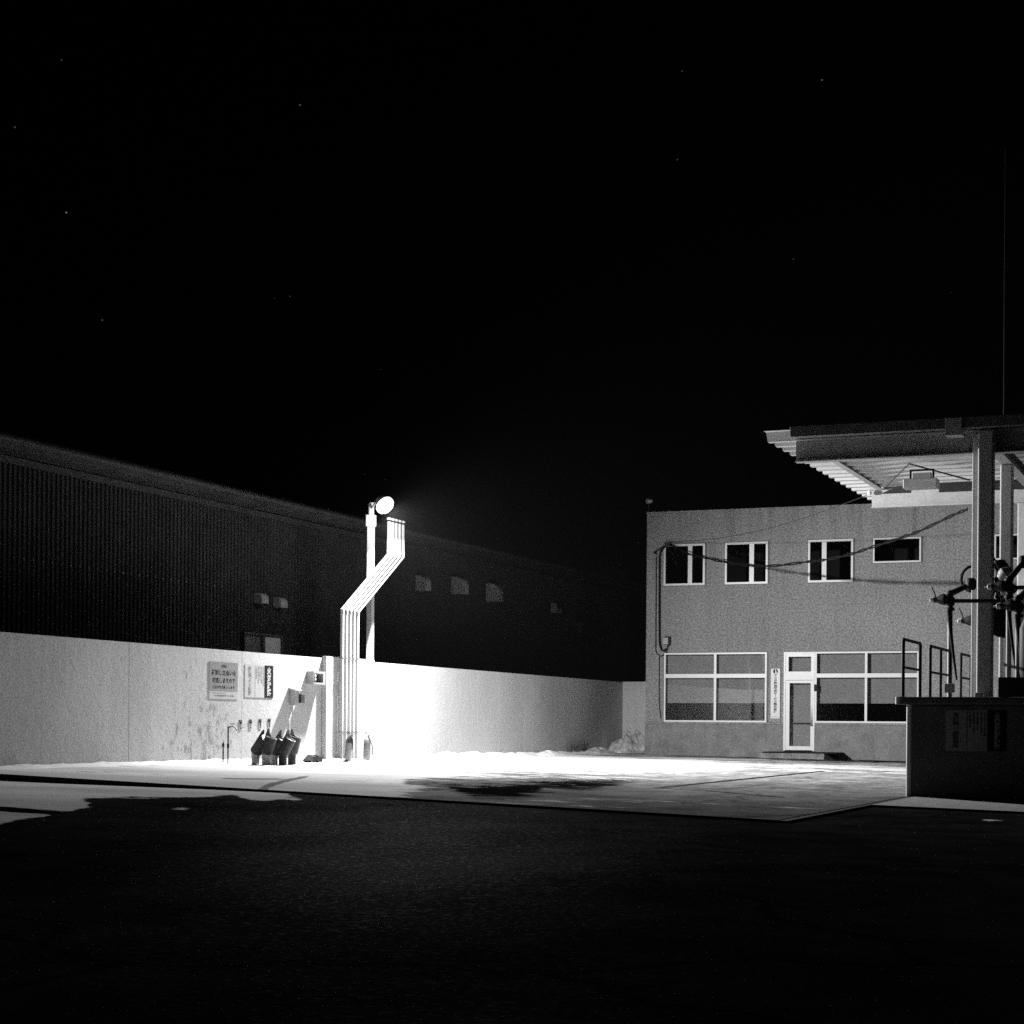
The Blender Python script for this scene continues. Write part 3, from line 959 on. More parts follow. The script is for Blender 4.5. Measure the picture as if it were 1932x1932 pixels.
# ------------------------------------------------------------------ filling ports
def port(px_, py_, lean, leg_m, label, lid):
    u, t = on_ground(px_, py_); z = gz(u, t)
    r = thing('filling_port', label, 'filling port', (u, t, z), 'hooded tank filling ports in the snow')
    MB().lathe((u, t, z - .03), [(.074, 0), (.074, .34)], 20).build('leg', leg_m, r, smooth=True)
    # oblique hooded drum leaning away to the right
    ax = Vector((math.sin(lean), .05, math.cos(lean))).normalized()
    sx = Vector((1, 0, 0)); sx = (sx - ax * sx.dot(ax)).normalized(); sy = ax.cross(sx)
    c0 = Vector((u - .01, t, z + .2))
    L, R = .31, .110
    mb = MB(); n = 36
    def rim(an, k):
        return L + k * max(0, math.cos(an - PI)) ** 5 * .13
    rings = []
    for (rr, f) in ((R * .8, lambda a: 0), (R, lambda a: .03), (R, lambda a: rim(a, 1)), (R - .014, lambda a: rim(a, 1)), (R - .014, lambda a: L * .75)):
        rings.append([])
        for i in range(n):
            an = 2 * PI * i / n
            p = c0 + ax * f(an) + sx * math.cos(an) * rr + sy * math.sin(an) * rr
            rings[-1].append(len(mb.v)); mb.v.append(tuple(p))
    for a, b in zip(rings[:-1], rings[1:]):
        for i in range(n): mb.f.append((a[i], a[(i + 1) % n], b[(i + 1) % n], b[i]))
    mb.f.append(tuple(rings[0][::-1])); mb.f.append(tuple(rings[-1]))
    h = mb.build('hood', M['dark_box'], r, smooth=True)
    mb = MB(); k = len(mb.v)
    ringb = []
    for f, rr in ((L * .93, R - .016), (L * .995, R - .016)):
        ringb.append([])
        for i in range(n):
            an = 2 * PI * i / n
            ringb[-1].append(len(mb.v)); mb.v.append(tuple(c0 + ax * f + sx * math.cos(an) * rr + sy * math.sin(an) * rr))
    for i in range(n): mb.f.append((ringb[0][i], ringb[0][(i + 1) % n], ringb[1][(i + 1) % n], ringb[1][i]))
    mb.f.append(tuple(ringb[0]))
    mb.build('liner', M['port_in'], h)
    if lid:
        c1 = c0 + ax * (L + .01)
        MB().lathe(c1 + sx * .02, [(R * .9, 0), (R * .9, .012)], 24, (ax + sx * .35).normalized()).build('lid', M['port_in'], h)
    return r
port(482, 1442.6, .60, M['port_leg'], 'leftmost filling port, pale lid showing and hood leaning most', True)
port(501.8, 1443.4, .34, M['port_leg'], 'second filling port from left, grey worn leg', False)
port(516.3, 1442.7, .56, M['port_leg'], 'middle filling port of the five with grey leg', False)
port(533.4, 1443.3, .50, M['dark_box'], 'fourth filling port, black leg and pale rim inside', False)
port(550.5, 1442.5, .24, M['dark_box'], 'rightmost filling port, black leg and most upright hood', False)

# wheel chocks
def chock(px_, uu_, label):
    u, t = uu_, on_u(px_, 1432, uu_)[0]; z = gz(u, t) + .02
    r = thing('wheel_chock', label, 'wheel chock', (u, t, z), 'ribbed black wheel chocks')
    mb = MB()
    prof = [(u - .17, z - .01), (u + .06, z - .01), (u + .07, z + .09), (u + .03, z + .125), (u - .03, z + .125)]
    mb.prism(prof, 1, t - .08, t + .08)
    mb.build('wedge', M['black'], r, bevel=.008)
    mb = MB()
    for i in range(6):
        f = (i + .5) / 6
        a = Vector((u - .165 + .135 * f, 0, z + .005 + .12 * f))
        mb.box(a.x - .008, a.x + .004, t - .082, t + .082, a.z, a.z + .012)
    for i in range(5):
        zz = z + .02 + i * .02
        mb.box(u - .10 + .01 * i, u + .072, t - .083, t - .079, zz, zz + .007)
    mb.build('ribs', M['steel_grey'], r)
chock(587, .42, 'left ribbed black wheel chock with a frosted slope')
chock(600, .42, 'right ribbed black wheel chock nearer the pipes')


# ------------------------------------------------------------------ fire extinguishers
def ext(px_, uu_, lean, body_m, label, hose):
    u, t = uu_, on_u(px_, 1432, uu_)[0]; z = gz(u, t) + .02
    r = thing('fire_extinguisher', label, 'extinguisher', (u, t, z), 'fire extinguishers below the vent pipes')
    ax = Vector((math.sin(lean), 0, math.cos(lean)))
    c = Vector((u, t, z))
    b = MB().lathe(c, [(.066, 0), (.072, .015), (.072, .40), (.060, .45), (.030, .475), (.025, .49)], 24, ax).build('cylinder', body_m, r, smooth=True)
    f = Vector((.25, -1, 0)).normalized()
    for (h0, h1, wd) in ((.05, .20, .6), (.23, .36, .95)):
        mb = MB(); k = 9; K0 = len(mb.v)
        for j in range(2):
            for i in range(k):
                an = math.atan2(f.y, f.x) + (i / (k - 1) - .5) * 2 * wd
                p = c + ax * (h0 if j == 0 else h1) + Vector((math.cos(an), math.sin(an), 0)) * .0745
                mb.v.append(tuple(p))
        for i in range(k - 1): mb.f.append((K0 + i, K0 + i + 1, K0 + k + i + 1, K0 + k + i))
        mb.build('paper_label', M['ext_label'], b)
    MB().lathe(c + ax * .475, [(.028, 0), (.028, .04), (.018, .06)], 14, ax).build('valve', M['galv'], r, smooth=True)
    top = c + ax * .53
    MB().tube([top, top + Vector((-.01, 0, .02)), top + Vector((-.05, 0, .055)), top + Vector((-.07, 0, .062))], .009, 8).tube([top + Vector((0, 0, .0)), top + Vector((.035, 0, -.01)), top + Vector((.05, 0, -.03))], .009, 8).build('handle', M['black'], r, smooth=True)
    pts = []
    for i in range(13):
        a = i / 12
        pts.append(c + ax * (.5 - .3 * a * hose[1]) + Vector((.03 + hose[0] * math.sin(a * PI * .62) , -.02, .02 * math.sin(a * PI))))
    MB().tube(pts, .009, 8).build('hose', M['black'], r, smooth=True)
ext(656.0, .36, .10, M['ext_body'], 'dark fire extinguisher leaning against the vent pipes', (.06, .9))
ext(691.5, .26, .03, M['ext_pale'], 'faded pale fire extinguisher with a looping hose, right of the pipes', (.11, 1.3))
u_, t_ = .14, on_u(699, 1400, .14)[0]
MBr = thing('marker_rod', 'very thin rod standing beside the pale fire extinguisher', 'rod', (u_, t_, gz(u_, t_)))
MB().tube([(u_, t_, gz(u_, t_)), (u_, t_, gz(u_, t_) + .95)], .006, 6).build('rod', M['steel_grey'], MBr)

# ------------------------------------------------------------------ warehouse
WU = -3.0
WZ = on_u(0, 823, WU)[1]
print('warehouse eave', WZ, on_u(1190, 1106, WU))
t_end = on_u(1186, 1106, WU)[0]
wh = thing('warehouse', 'long dark ribbed metal warehouse behind the boundary wall', 'warehouse', (WU, 15, 0))
mb = MB()
y = -18.0; p = .14; z0w = -.5; z1w = WZ - .42
vs = []
while y < t_end:
    vs += [(WU, y), (WU, y + p * .42), (WU - .03, y + p * .52), (WU - .03, y + p * .88)]
    y += p
k = len(mb.v)
for (a, b) in vs: mb.v += [(a, b, z0w), (a, b, z1w)]
for i in range(len(vs) - 1): mb.f.append((k + 2 * i, k + 2 * i + 2, k + 2 * i + 3, k + 2 * i + 1))
wc = mb.build('cladding', M['cladding'], wh)
MB().box(-24, WU - .05, -18, t_end - .02, -.5, z1w).build('inner_walls', M['cladding'], wh)
MB().box(WU - .04, WU + .05, -18, t_end + .05, z1w - .02, z1w + .1).build('trim', M['cladding_trim'], wh)
mb = MB().prism([(WU + .38, z1w + .16), (WU + .40, WZ - .02), (WU + .30, WZ + .02), (-14, WZ + 1.6), (-24.3, WZ), (-24.3, z1w + .1), (WU - .02, z1w + .12)], 1, -18.5, t_end + .45)
mb.build('roof', M['warehouse_roof'], wh)
MB().tube([(WU + .46, -18.5, WZ - .12), (WU + .46, t_end + .45, WZ - .12)], .06, 8).build('roof_gutter', M['cladding_trim'], wh)
# screws glinting in rows
mb = MB()
for i in range(26):
    yy = on_u(20, 1500, WU)[0] + i * p * 2
    for zz in (2.45, 4.05):
        mb.box(WU, WU + .012, yy + .02, yy + .036, zz, zz + .014)
mb.build('screw_heads', M['white_metal'], wh)
# hooded vents, quarter-round, standing out from the cladding
def hood_vent(x0, x1, y0, y1, wid):
    prot_px = x1 - x0
    t0, zb_ = on_u(x0, y1, WU + .02)
    dpt = -SN * (WU - CU) + CS * (t0 - CT)
    pr = prot_px * dpt / F / .9; hh = (y1 - y0) * dpt / F
    mb = MB()
    prof = [(WU, zb_)] + [(WU + pr * math.cos(a * PI / 2 / 8) ** .7, zb_ + hh * .45 + hh * .55 * math.sin(a * PI / 2 / 8)) for a in range(9)]
    prof = [(WU + .002, zb_), (WU + pr, zb_)] + prof[1:-1] + [(WU + .002, zb_ + hh)]
    mb.prism(prof, 1, t0, t0 + wid)
    mb.build('vent_hood', M['vent_hood'], wh, smooth=False)
for a in ((480, 496, 1118, 1138, .3), (517, 532, 1126, 1146, .3), (785, 806, 1085, 1114, .28), (852, 877, 1088, 1121, .3), (918, 942, 1100, 1135, .3), (1040, 1052, 1137, 1156, .4)):
    hood_vent(*a)
# sliding window low on the warehouse
ta, zt_ = on_u(457, 1192, WU + .03); tb = on_u(530, 1200, WU + .03)[0]
wf = MB(); zb_ = .9
for (a, b, c_, d_) in ((ta, tb, zt_ - .05, zt_), (ta, ta + .06, zb_, zt_ - .05), (tb - .06, tb, zb_, zt_ - .05), ((ta + tb) / 2 - .05, (ta + tb) / 2 + .05, zb_, zt_ - .05)):
    wf.box(WU + .005, WU + .09, a, b, c_, d_)
wfo = wf.build('window', M['alu_dark'], wh)
mid = (ta + tb) / 2
MB().box(WU + .01, WU + .03, ta + .06, mid - .05, zb_, zt_ - .06).build('pane', M['roof_edge'], wfo)
MB().box(WU + .04, WU + .055, mid + .05, tb - .06, zb_, zt_ - .06).build('pane', M['sign_white'], wfo)
# duct box and downpipes near the far end
ta, za = on_u(1095, 1170, WU + .3); tb, _ = on_u(1133, 1170, WU + .3)
zc_ = on_u(1095, 1200, WU + .3)[1]
db = MB().box(WU, WU + .35, ta, tb, zc_, za).build('duct_box', M['cladding_trim'], wh)
mb = MB()
for f in (.1, .55, .85):
    mb.tube([(WU + .15, ta + (tb - ta) * f, -.3), (WU + .15, ta + (tb - ta) * f, zc_)], .07, 10)
mb.build('downpipes', M['cladding_trim'], wh)
# rooftop box with two bent vent pipes
t0, z0_ = on_u(1128, 1086, WU - 1); t1, _ = on_u(1178, 1090, WU - 1)
ra = MB().box(WU - 3, WU - .9, t0, t1, WZ - .1, WZ + .62).build('roof_box', M['cladding_trim'], wh)
for x in (1143, 1161):
    tt, zz = on_u(x, 1074, WU - 1.2); zz2 = on_u(x, 1045, WU - 1.2)[1]
    MB().tube([(WU - 1.2, tt, WZ + .4), (WU - 1.2, tt, zz2), (WU - 1.2, tt + .12, zz2 + .14), (WU - 1.2, tt + .34, zz2 + .14), (WU - 1.2, tt + .44, zz2), (WU - 1.2, tt + .44, zz2 - .3)], .06, 10).build('roof_pipe', M['cladding_trim'], wh, smooth=True)

# ------------------------------------------------------------------ office building
BT = 26.3
BU0, BZT = on_t(1221, 970, BT)
BU1 = 18.5
print('building', BU0, BZT, on_t(1645, 954, BT), on_t(1220, 1412, BT), on_t(1700, 1433, BT), gz(BU0, BT), gz(11, BT))
bd = thing('office_building', 'plain two storey stucco office with a row of upper windows', 'building', (BU0, BT, 0))


def rect(x0, y0, x1, y1):
    a = on_t(x0, (y0 + y1) / 2, BT)[0]; b = on_t(x1, (y0 + y1) / 2, BT)[0]
    zt_ = on_t((x0 + x1) / 2, y0, BT)[1]; zb_ = on_t((x0 + x1) / 2, y1, BT)[1]
    return [a, b, zb_, zt_]


UP = [rect(1252.4, 1026, 1330.2, 1103.8), rect(1367.9, 1022.9, 1448.8, 1101.9), rect(1524.7, 1018, 1609.7, 1099), rect(1647, 1012, 1738, 1061.5), rect(1876, 1008, 1966, 1056)]
zu_b, zu_t = UP[1][2], UP[1][3]
for r_ in UP[:3]: r_[2], r_[3] = zu_b, zu_t
UP[3][3] = zu_t; UP[4][2:] = UP[3][2:]
G1 = rect(1253, 1230.5, 1446.6, 1362.6); G2 = rect(1537.8, 1230, 1733.6, 1364); DR = rect(1478.8, 1230, 1537.8, 1416.7)
gt, gb = (G1[3] + G2[3]) / 2, (G1[2] + G2[2]) / 2
G1[2], G1[3], G2[2], G2[3] = gb, gt, gb, gt; DR[3] = gt; DR[1] = G2[0]
print('upper', UP, 'G', G1, G2, 'D', DR)


def facade(u0, u1, z0, z1, holes, t, depth=.16):
    xs = sorted({u0, u1, *[h[0] for h in holes], *[h[1] for h in holes]})
    zs_ = sorted({z0, z1, *[h[2] for h in holes], *[h[3] for h in holes]})
    mb = MB()
    for a, b in zip(xs[:-1], xs[1:]):
        for c_, d_ in zip(zs_[:-1], zs_[1:]):
            mx, mz = (a + b) / 2, (c_ + d_) / 2
            if any(h[0] < mx < h[1] and h[2] < mz < h[3] for h in holes): continue
            mb.quad((a, t, c_), (b, t, c_), (b, t, d_), (a, t, d_))
    for h in holes:
        a, b, c_, d_ = h
        mb.quad((a, t, c_), (a, t + depth, c_), (a, t + depth, d_), (a, t, d_))
        mb.quad((b, t, c_), (b, t + depth, c_), (b, t + depth, d_), (b, t, d_))
        mb.quad((a, t, d_), (a, t + depth, d_), (b, t + depth, d_), (b, t, d_))
        mb.quad((a, t, c_), (a, t + depth, c_), (b, t + depth, c_), (b, t, c_))
    return mb


holes = [list(h) for h in UP] + [G1, [DR[0], G2[1], gb, gt], [DR[0], DR[1], DR[2], gb]]
mb = facade(BU0, BU1, gb - .06, BZT, [h for h in holes if h[2] >= gb - .001], BT)
# opening of the door runs through the course below the sill line
xs0 = [BU0, DR[0], DR[1], BU1]
mb2 = MB()
mb = MB()
H = [h for h in holes if h[2] >= gb - .001]
tmp = facade(BU0, BU1, gb, BZT, H, BT); mb.v += tmp.v; mb.f += tmp.f
# sides, back, roof of the shell
mb.quad((BU0, BT, -.5), (BU0, BT + 10, -.5), (BU0, BT + 10, BZT), (BU0, BT, BZT))
mb.quad((BU1, BT, -.5), (BU1, BT + 10, -.5), (BU1, BT + 10, BZT), (BU1, BT, BZT))
mb.quad((BU0, BT + 10, -.5), (BU1, BT + 10, -.5), (BU1, BT + 10, BZT), (BU0, BT + 10, BZT))
fw = mb.build('wall', M['facade'], bd)
MB().quad((BU0, BT, BZT - .05), (BU1, BT, BZT - .05), (BU1, BT + 10, BZT - .05), (BU0, BT + 10, BZT - .05)).build('roof', M['roof_edge'], bd)
MB().box(BU0 - .02, BU1, BT - .02, BT + .12, BZT, BZT + .05).build('coping', M['facade'], bd)
pl = MB()
pl.box(BU0 - .012, DR[0], BT - .012, BT + .17, -.6, gb - .004).box(DR[1], BU1, BT - .012, BT + .17, -.6, gb - .004)
pl.build('plinth', M['plinth'], bd)
MB().box(BU0 - .03, DR[0] - .002, BT - .035, BT - .013, gb - .05, gb - .012).box(DR[1] + .002, BU1, BT - .035, BT - .013, gb - .05, gb - .012).build('sill_band', M['facade'], bd)
# dark rooms
fl_z = .35
rm = MB()
rm.box(BU0 + .1, BU1 - .1, BT + 4, BT + 4.1, -.4, BZT - .1)
rm.box(BU0 + .1, BU1 - .1, BT + .3, BT + 4, gt + .35, gt + .6)
rm.box(BU0 + .1, BU1 - .1, BT + .3, BT + 4, -.3, fl_z - .05)
rm.build('room_shell', M['room'], bd)


def window(r_, mull, transom=None, fw_=.05, blind=None, label=None, skew=0.0, nm='window'):
    a, b, c_, d_ = r_
    y0, y1 = BT - .02, BT + .06
    mb = MB()
    mb.box(a, b, y0, y1, d_ - fw_, d_).box(a, b, y0, y1, c_, c_ + fw_)
    mb.box(a, a + fw_, y0, y1, c_ + fw_, d_ - fw_).box(b - fw_, b, y0, y1, c_ + fw_, d_ - fw_)
    segs = []
    if transom: segs = [(c_ + fw_, transom[0]), (transom[1], d_ - fw_)]; mb.box(a + fw_, b - fw_, y0 + .003, y1, transom[0], transom[1])
    else: segs = [(c_ + fw_, d_ - fw_)]
    for (m0, m1) in mull:
        for (s0, s1) in segs: mb.box(m0, m1, y0 + .006, y1, s0, s1)
    o = mb.build(nm, M['alu'], bd)
    if label: o['label'] = label
    edges = [a + fw_] + [v for m_ in mull for v in m_] + [b - fw_]
    for i in range(0, len(edges), 2):
        for (s0, s1) in segs:
            dy = skew * (edges[i + 1] - edges[i]) / 2
            MB().quad((edges[i], BT + .03 + dy, s0), (edges[i + 1], BT + .03 - dy, s0), (edges[i + 1], BT + .03 - dy, s1), (edges[i], BT + .03 + dy, s1)).build('pane', M['glass'], o)
    if blind:
        MB().box(a + .02, b - .02, BT + .14, BT + .145, blind, d_ - .02).build('roller_blind', M['blind'], o)
    # thin dark gasket line around the frame
    g = MB(); e = .018
    g.box(a - e, b + e * 2.4, BT - .008, BT - .001, d_, d_ + e).box(b, b + e * 2.4, BT - .008, BT - .001, c_, d_).box(a - e, a, BT - .008, BT - .001, c_, d_).box(a - e, b + e, BT - .008, BT - .001, c_ - e, c_)
    g.build('seal', M['alu_dark'], o)
    return o


def mulls(px0, px1, py_): return (on_t(px0, py_, BT)[0], on_t(px1, py_, BT)[0])
window(UP[0], [mulls(1298.2, 1306, 1065)], fw_=.055)
window(UP[1], [mulls(1414, 1422.6, 1062)], fw_=.055)
window(UP[2], [mulls(1550.7, 1559.4, 1058)], fw_=.055)
window(UP[3], [], fw_=.045)
window(UP[4], [], fw_=.045)
tr = (on_t(1600, 1278.3, BT)[1], on_t(1600, 1270.6, BT)[1])
bl = on_t(1600, 1327, BT)[1]
window(G1, [mulls(1347, 1351.5, 1300)], tr, .045, bl, skew=.026, nm='shop_window')
window(G2, [mulls(1631.7, 1636.2, 1300)], tr, .045, bl, nm='shop_window')
# door with transom light
a, b, c_, d_ = DR
b -= .002; d_ -= .002
dm = MB(); y0, y1 = BT - .03, BT + .06
xl0, xl1 = on_t(1488, 1255, BT)[0], on_t(1530.6, 1255, BT)[0]
zt0, zt1 = on_t(1510, 1267, BT)[1], on_t(1510, 1239, BT)[1]
dm.box(a, a + .05, y0, y1, c_, d_).box(b - .06, b, y0, y1, c_, d_).box(a + .05, b - .06, y0, y1, d_ - .04, d_)
dm.box(a + .05, b - .06, y0, y1, on_t(1510, 1283, BT)[1], on_t(1510, 1272, BT)[1])
fr_ = dm.build('door_frame', M['alu'], bd)
sf = MB(); zl0 = on_t(1510, 1272, BT)[1]
sf.box(a + .05, xl0, y0 + .015, y1, zl0, d_ - .04).box(xl1, b - .06, y0 + .015, y1, zl0, d_ - .04).box(xl0, xl1, y0 + .015, y1, zl0, zt0).box(xl0, xl1, y0 + .015, y1, zt1, d_ - .04)
so = sf.build('transom_window', M['alu'], bd)
MB().quad((xl0, BT + .03, zt0), (xl1, BT + .03, zt0), (xl1, BT + .03, zt1), (xl0, BT + .03, zt1)).build('pane', M['glass'], so)
zd1 = on_t(1510, 1283, BT)[1] - .01
zg0, zg1 = on_t(1510, 1408, BT)[1], on_t(1510, 1286, BT)[1]
xg0, xg1 = on_t(1489.6, 1350, BT)[0], on_t(1529.5, 1350, BT)[0]
df = MB(); dx0, dx1 = a + .055, b - .065
df.box(dx0, xg0, y0 + .012, y1 - .01, c_ + .02, zd1).box(xg1, dx1, y0 + .012, y1 - .01, c_ + .02, zd1)
df.box(xg0, xg1, y0 + .012, y1 - .01, c_ + .02, zg0).box(xg0, xg1, y0 + .012, y1 - .01, zg1 - .04, zd1)
do = df.build('door', M['alu'], bd)
MB().quad((xg0, BT + .03, zg0), (xg1, BT + .03, zg0), (xg1, BT + .03, zg1 - .04), (xg0, BT + .03, zg1 - .04)).build('pane', M['glass'], do)
hx = on_t(1531.7, 1350, BT)[0]; hz0, hz1 = on_t(1531, 1369, BT)[1], on_t(1531, 1329, BT)[1]
MB().tube([(hx, y0, hz0), (hx, y0 - .05, hz0), (hx, y0 - .05, hz1), (hx, y0, hz1)], .012, 8).build('handle', M['steel_dark'], do)
MB().box(a + .05, b - .05, BT + .17, BT + .175, c_ + .1, d_ - .05).build('door_curtain', M['blind'], bd)
ix, iz = on_t(1538.5, 1297, BT)
MB().box(ix - .03, ix + .05, BT - .045, BT - .031, iz - .1, iz + .08).build('intercom', M['steel_dark'], fr_)
# low entrance step
sx0, sx1 = on_t(1430, 1425, BT - .7)[0], on_t(1556, 1425, BT - .7)[0]
stp = thing('entrance_step', 'low cracked concrete step below the white office door', 'step', ((sx0 + sx1) / 2, BT - .5, 0))
sz = gz(sx0, BT - .5)
MB().box(sx0, sx1, BT - .75, BT - .014, sz - .2, sz + .13).build('slab', M['step'], stp, bevel=.012)
MB().box(sx0 + .12, sx1 + .35, BT - .7, BT - .02, sz + .131, sz + .165).build('rubber_mat', M['black'], stp)
MB().prism([(sx1 + .001, sz - .2), (sx1 + .55, sz - .2), (sx1 + .001, sz + .14)], 1, BT - .72, BT - .03).build('ramp', M['black'], stp)

# vertical company sign
a, b, c_, d_ = rect(1454.6, 1261.6, 1472.3, 1355.8)
sg = thing('company_sign', 'tall narrow pale sign with a round emblem beside the office door', 'sign', (a, BT, c_))
MB().box(a, b, BT - .03, BT - .002, c_, d_).build('board', M['sign_white'], sg, bevel=.004)
cx = (a + b) / 2; w_ = b - a; h_ = d_ - c_
em = MB().lathe((cx, BT - .031, d_ - h_ * .055), [(w_ * .25, 0), (w_ * .25, .004)], 28, (0, -1, 0)).build('emblem', M['ink'], sg)
zc_ = d_ - h_ * .055
MB().quad((cx - w_ * .02, BT - .037, zc_ + w_ * .25), (cx + w_ * .02, BT - .037, zc_ + w_ * .25), (cx + w_ * .16, BT - .037, zc_ - w_ * .26), (cx - w_ * .05, BT - .037, zc_ - w_ * .26)).build('emblem_wedge', M['sign_white'], em)
text('\n'.join('アスタ和油総合サ｜ビス株式会社'), 'lettering', M['ink'], sg, (cx, BT - .033, d_ - h_ * .5), w_ * .38, h_ * .78, 'front', bold=.03)
text('TEL 0158-42-21', 'lettering', M['ink_grey'], sg, (cx, BT - .033, c_ + h_ * .035), w_ * .8, h_ * .02, 'front')

# small wall box, service conduits
def bt(x, y_, off=-.05):
    u_, z_ = on_t(x, y_, BT + off); return (u_, BT + off, z_)
cb = thing('service_conduit', 'thick dark cable conduit running down the left office wall', 'conduit', bt(1244, 1230))
MB().tube([bt(1262, 1026), bt(1254, 1031), bt(1247, 1040), bt(1244.5, 1050), bt(1244.3, 1120), bt(1244.3, 1200), bt(1245, 1216), bt(1248, 1226), bt(1253, 1228), bt(1257, 1224)], .028, 10).build('conduit', M['black'], cb, smooth=True)
MB().tube([bt(1268, 1022), bt(1258, 1027), bt(1248, 1034), bt(1234, 1043), bt(1240, 1045)], .016, 8).build('entrance_wire', M['black'], cb, smooth=True)
MB().box(bt(1252, 1201)[0], bt(1262, 1201)[0], BT - .12, BT - .03, bt(1252, 1216)[2], bt(1252, 1203)[2]).build('junction_box', M['steel_grey'], cb, bevel=.01)
MB().tube([bt(1253, 1202, -.06), bt(1264, 1202, -.06), bt(1264, 1216, -.06), bt(1259, 1219, -.06), bt(1257, 1232, -.06)], .014, 8).build('loop_wire', M['steel_dark'], cb)
MB().box(bt(1255, 1030)[0], bt(1265, 1030)[0], BT - .12, BT - .002, bt(1258, 1031)[2], bt(1258, 1024)[2]).build('anchor', M['steel_dark'], cb)
c2 = thing('downpipe', 'thin grey pipe with a bottom loop at the office corner', 'conduit', bt(1238, 1230))
MB().tube([bt(1238, 1050, -.03), bt(1237.6, 1150, -.03), bt(1237, 1225, -.03), bt(1239, 1233, -.03), bt(1246, 1238, -.03), bt(1253, 1236, -.03)], .014, 8).build('pipe', M['steel_dark'], c2, smooth=True)
c3 = thing('ground_wire', 'thin dark wire dropping from the pipe loop to the plinth', 'wire', bt(1245, 1300))
MB().tube([bt(1244, 1238, -.03), bt(1243.5, 1290, -.03), bt(1244, 1335, -.03), bt(1247, 1355, -.03)], .011, 8).build('wire', M['steel_dark'], c3, smooth=True)
# a fixture on the roof corner
u_, z_ = on_t(1224, 946, BT + .4)
rf = thing('roof_lamp', 'small unlit floodlight on a thin pole above the office corner', 'lamp', (u_, BT + .4, BZT))
MB().tube([(u_, BT + .4, BZT), (u_, BT + .4, z_ - .05)], .02, 8).build('pole', M['steel_dark'], rf)
MB().lathe((u_ - .09, BT + .4, z_ + .02), [(.02, 0), (.07, .05), (.075, .16), (.04, .22)], 14, (1, -.2, -.1)).build('head', M['galv'], rf, smooth=True)

# ------------------------------------------------------------------ canopy
NT, FT = 9.7, 16.9
CU0 = on_t(1502, 873, NT)[0]
bz = on_t(1502, 873, NT)[1]; bz2 = on_t(1645, 961, FT)[1]
print('canopy', CU0, bz, bz2, on_t(1645, 961, FT)[0])
CR = 34.0  # unseen right end, drawn long to shade the columns from the fill sun
cn = thing('loading_canopy', 'steel canopy with folded sheet roof over the loading platform', 'canopy', (CU0 + 2, NT, 0))


def hbeam_u(t, u0, u1, z0, h, w_, name):
    mb = MB()
    mb.box(u0, u1, t - w_ / 2, t + w_ / 2, z0, z0 + .02).box(u0, u1, t - w_ / 2, t + w_ / 2, z0 + h - .02, z0 + h).box(u0, u1, t - .008, t + .008, z0 + .02, z0 + h - .02)
    return mb.build(name, M['beam'], cn)


def hbeam_t(u, t0, t1, z0, h, w_, name):
    mb = MB()
    mb.box(u - w_ / 2, u + w_ / 2, t0, t1, z0, z0 + .015).box(u - w_ / 2, u + w_ / 2, t0, t1, z0 + h - .015, z0 + h).box(u - .006, u + .006, t0, t1, z0 + .015, z0 + h - .015)
    return mb.build(name, M['beam'], cn)


hbeam_u(NT, CU0, CR, bz, .40, .2, 'beam')
hbeam_u(FT, on_t(1645, 961, FT)[0], CR, bz, .40, .2, 'beam')
# small end plates
sz0 = on_t(1650, 927, FT)[1] - .0
print('side beam z', sz0)
for uu in (CU0 + .12, 13.05, 15.9, 18.7):
    hbeam_t(uu, NT + .1, FT - .1, bz + .16 if uu > 10 else sz0 - .0, .22, .2 if uu > 10 else .13, 'cross_beam')
hbeam_t(14.4, NT + .1, FT - .1, bz + .2, .18, .14, 'cross_beam')
RZ = bz + .40
# folded-plate roof
mb = MB(); u0r = CU0 - .52; t = NT - .25; pitch = .55; k = 0
prof = []
tt = NT - .28
while tt < 18.5:
    prof += [(tt, RZ + .15), (tt + pitch * .3, RZ + .15), (tt + pitch * .5, RZ + .0), (tt + pitch * .8, RZ + .0)]
    tt += pitch
for i in range(len(prof) - 1):
    (ta_, za_), (tb_, zb2) = prof[i], prof[i + 1]
    mb.quad((u0r, ta_, za_), (CR, ta_, za_), (CR, tb_, zb2), (u0r, tb_, zb2))
rfo = mb.build('roof_sheet', M['roof_sheet'], cn)
so_ = rfo.modifiers.new('thick', 'SOLIDIFY'); so_.thickness = .006
# eave gutter along the near edge
gu0 = on_t(1494, 835, NT - .35)[0]
MB().box(gu0, CR, NT - .50, NT - .30, RZ - .02, RZ + .17).build('eave_gutter', M['roof_edge'], cn, bevel=.01)
gx = on_t(1800, 800, NT - .35)[0]
MB().box(gx - .12, gx + .16, NT - .53, NT - .2, RZ - .14, RZ + .165).build('downspout_head', M['steel_grey'], cn, bevel=.01)


def column(px0, px1, t, ztop, side_px, zbase, extra=True):
    a = on_t(px0, 1100, t)[0]; b = on_t(px1, 1100, t)[0]
    mb = MB().box(a, b, t - .13, t + .13, zbase, ztop)
    c = mb.build('column', M['beam'], cn, bevel=.028, seg=3)
    if extra:
        a2 = on_t(side_px, 1100, t + .2)[0]
        MB().box(a2, a + .06, t + .14, t + .26, zbase, ztop - .01).build('column_flange', M['beam'], c, bevel=.02, seg=3)
    return a, b
PZ = on_t(1712, 1315, 4.2)[1]
PG = gz(12.8, 4.2)
print('platform top', PZ, 'ground', PG)
column(1845.2, 1874, NT - .26, RZ - .05, 1833.6, PZ)
column(1887, 1910, 12.3, bz + .15, 0, PZ, False)
column(1920, 1946, FT + .05, bz, 0, .0, False)
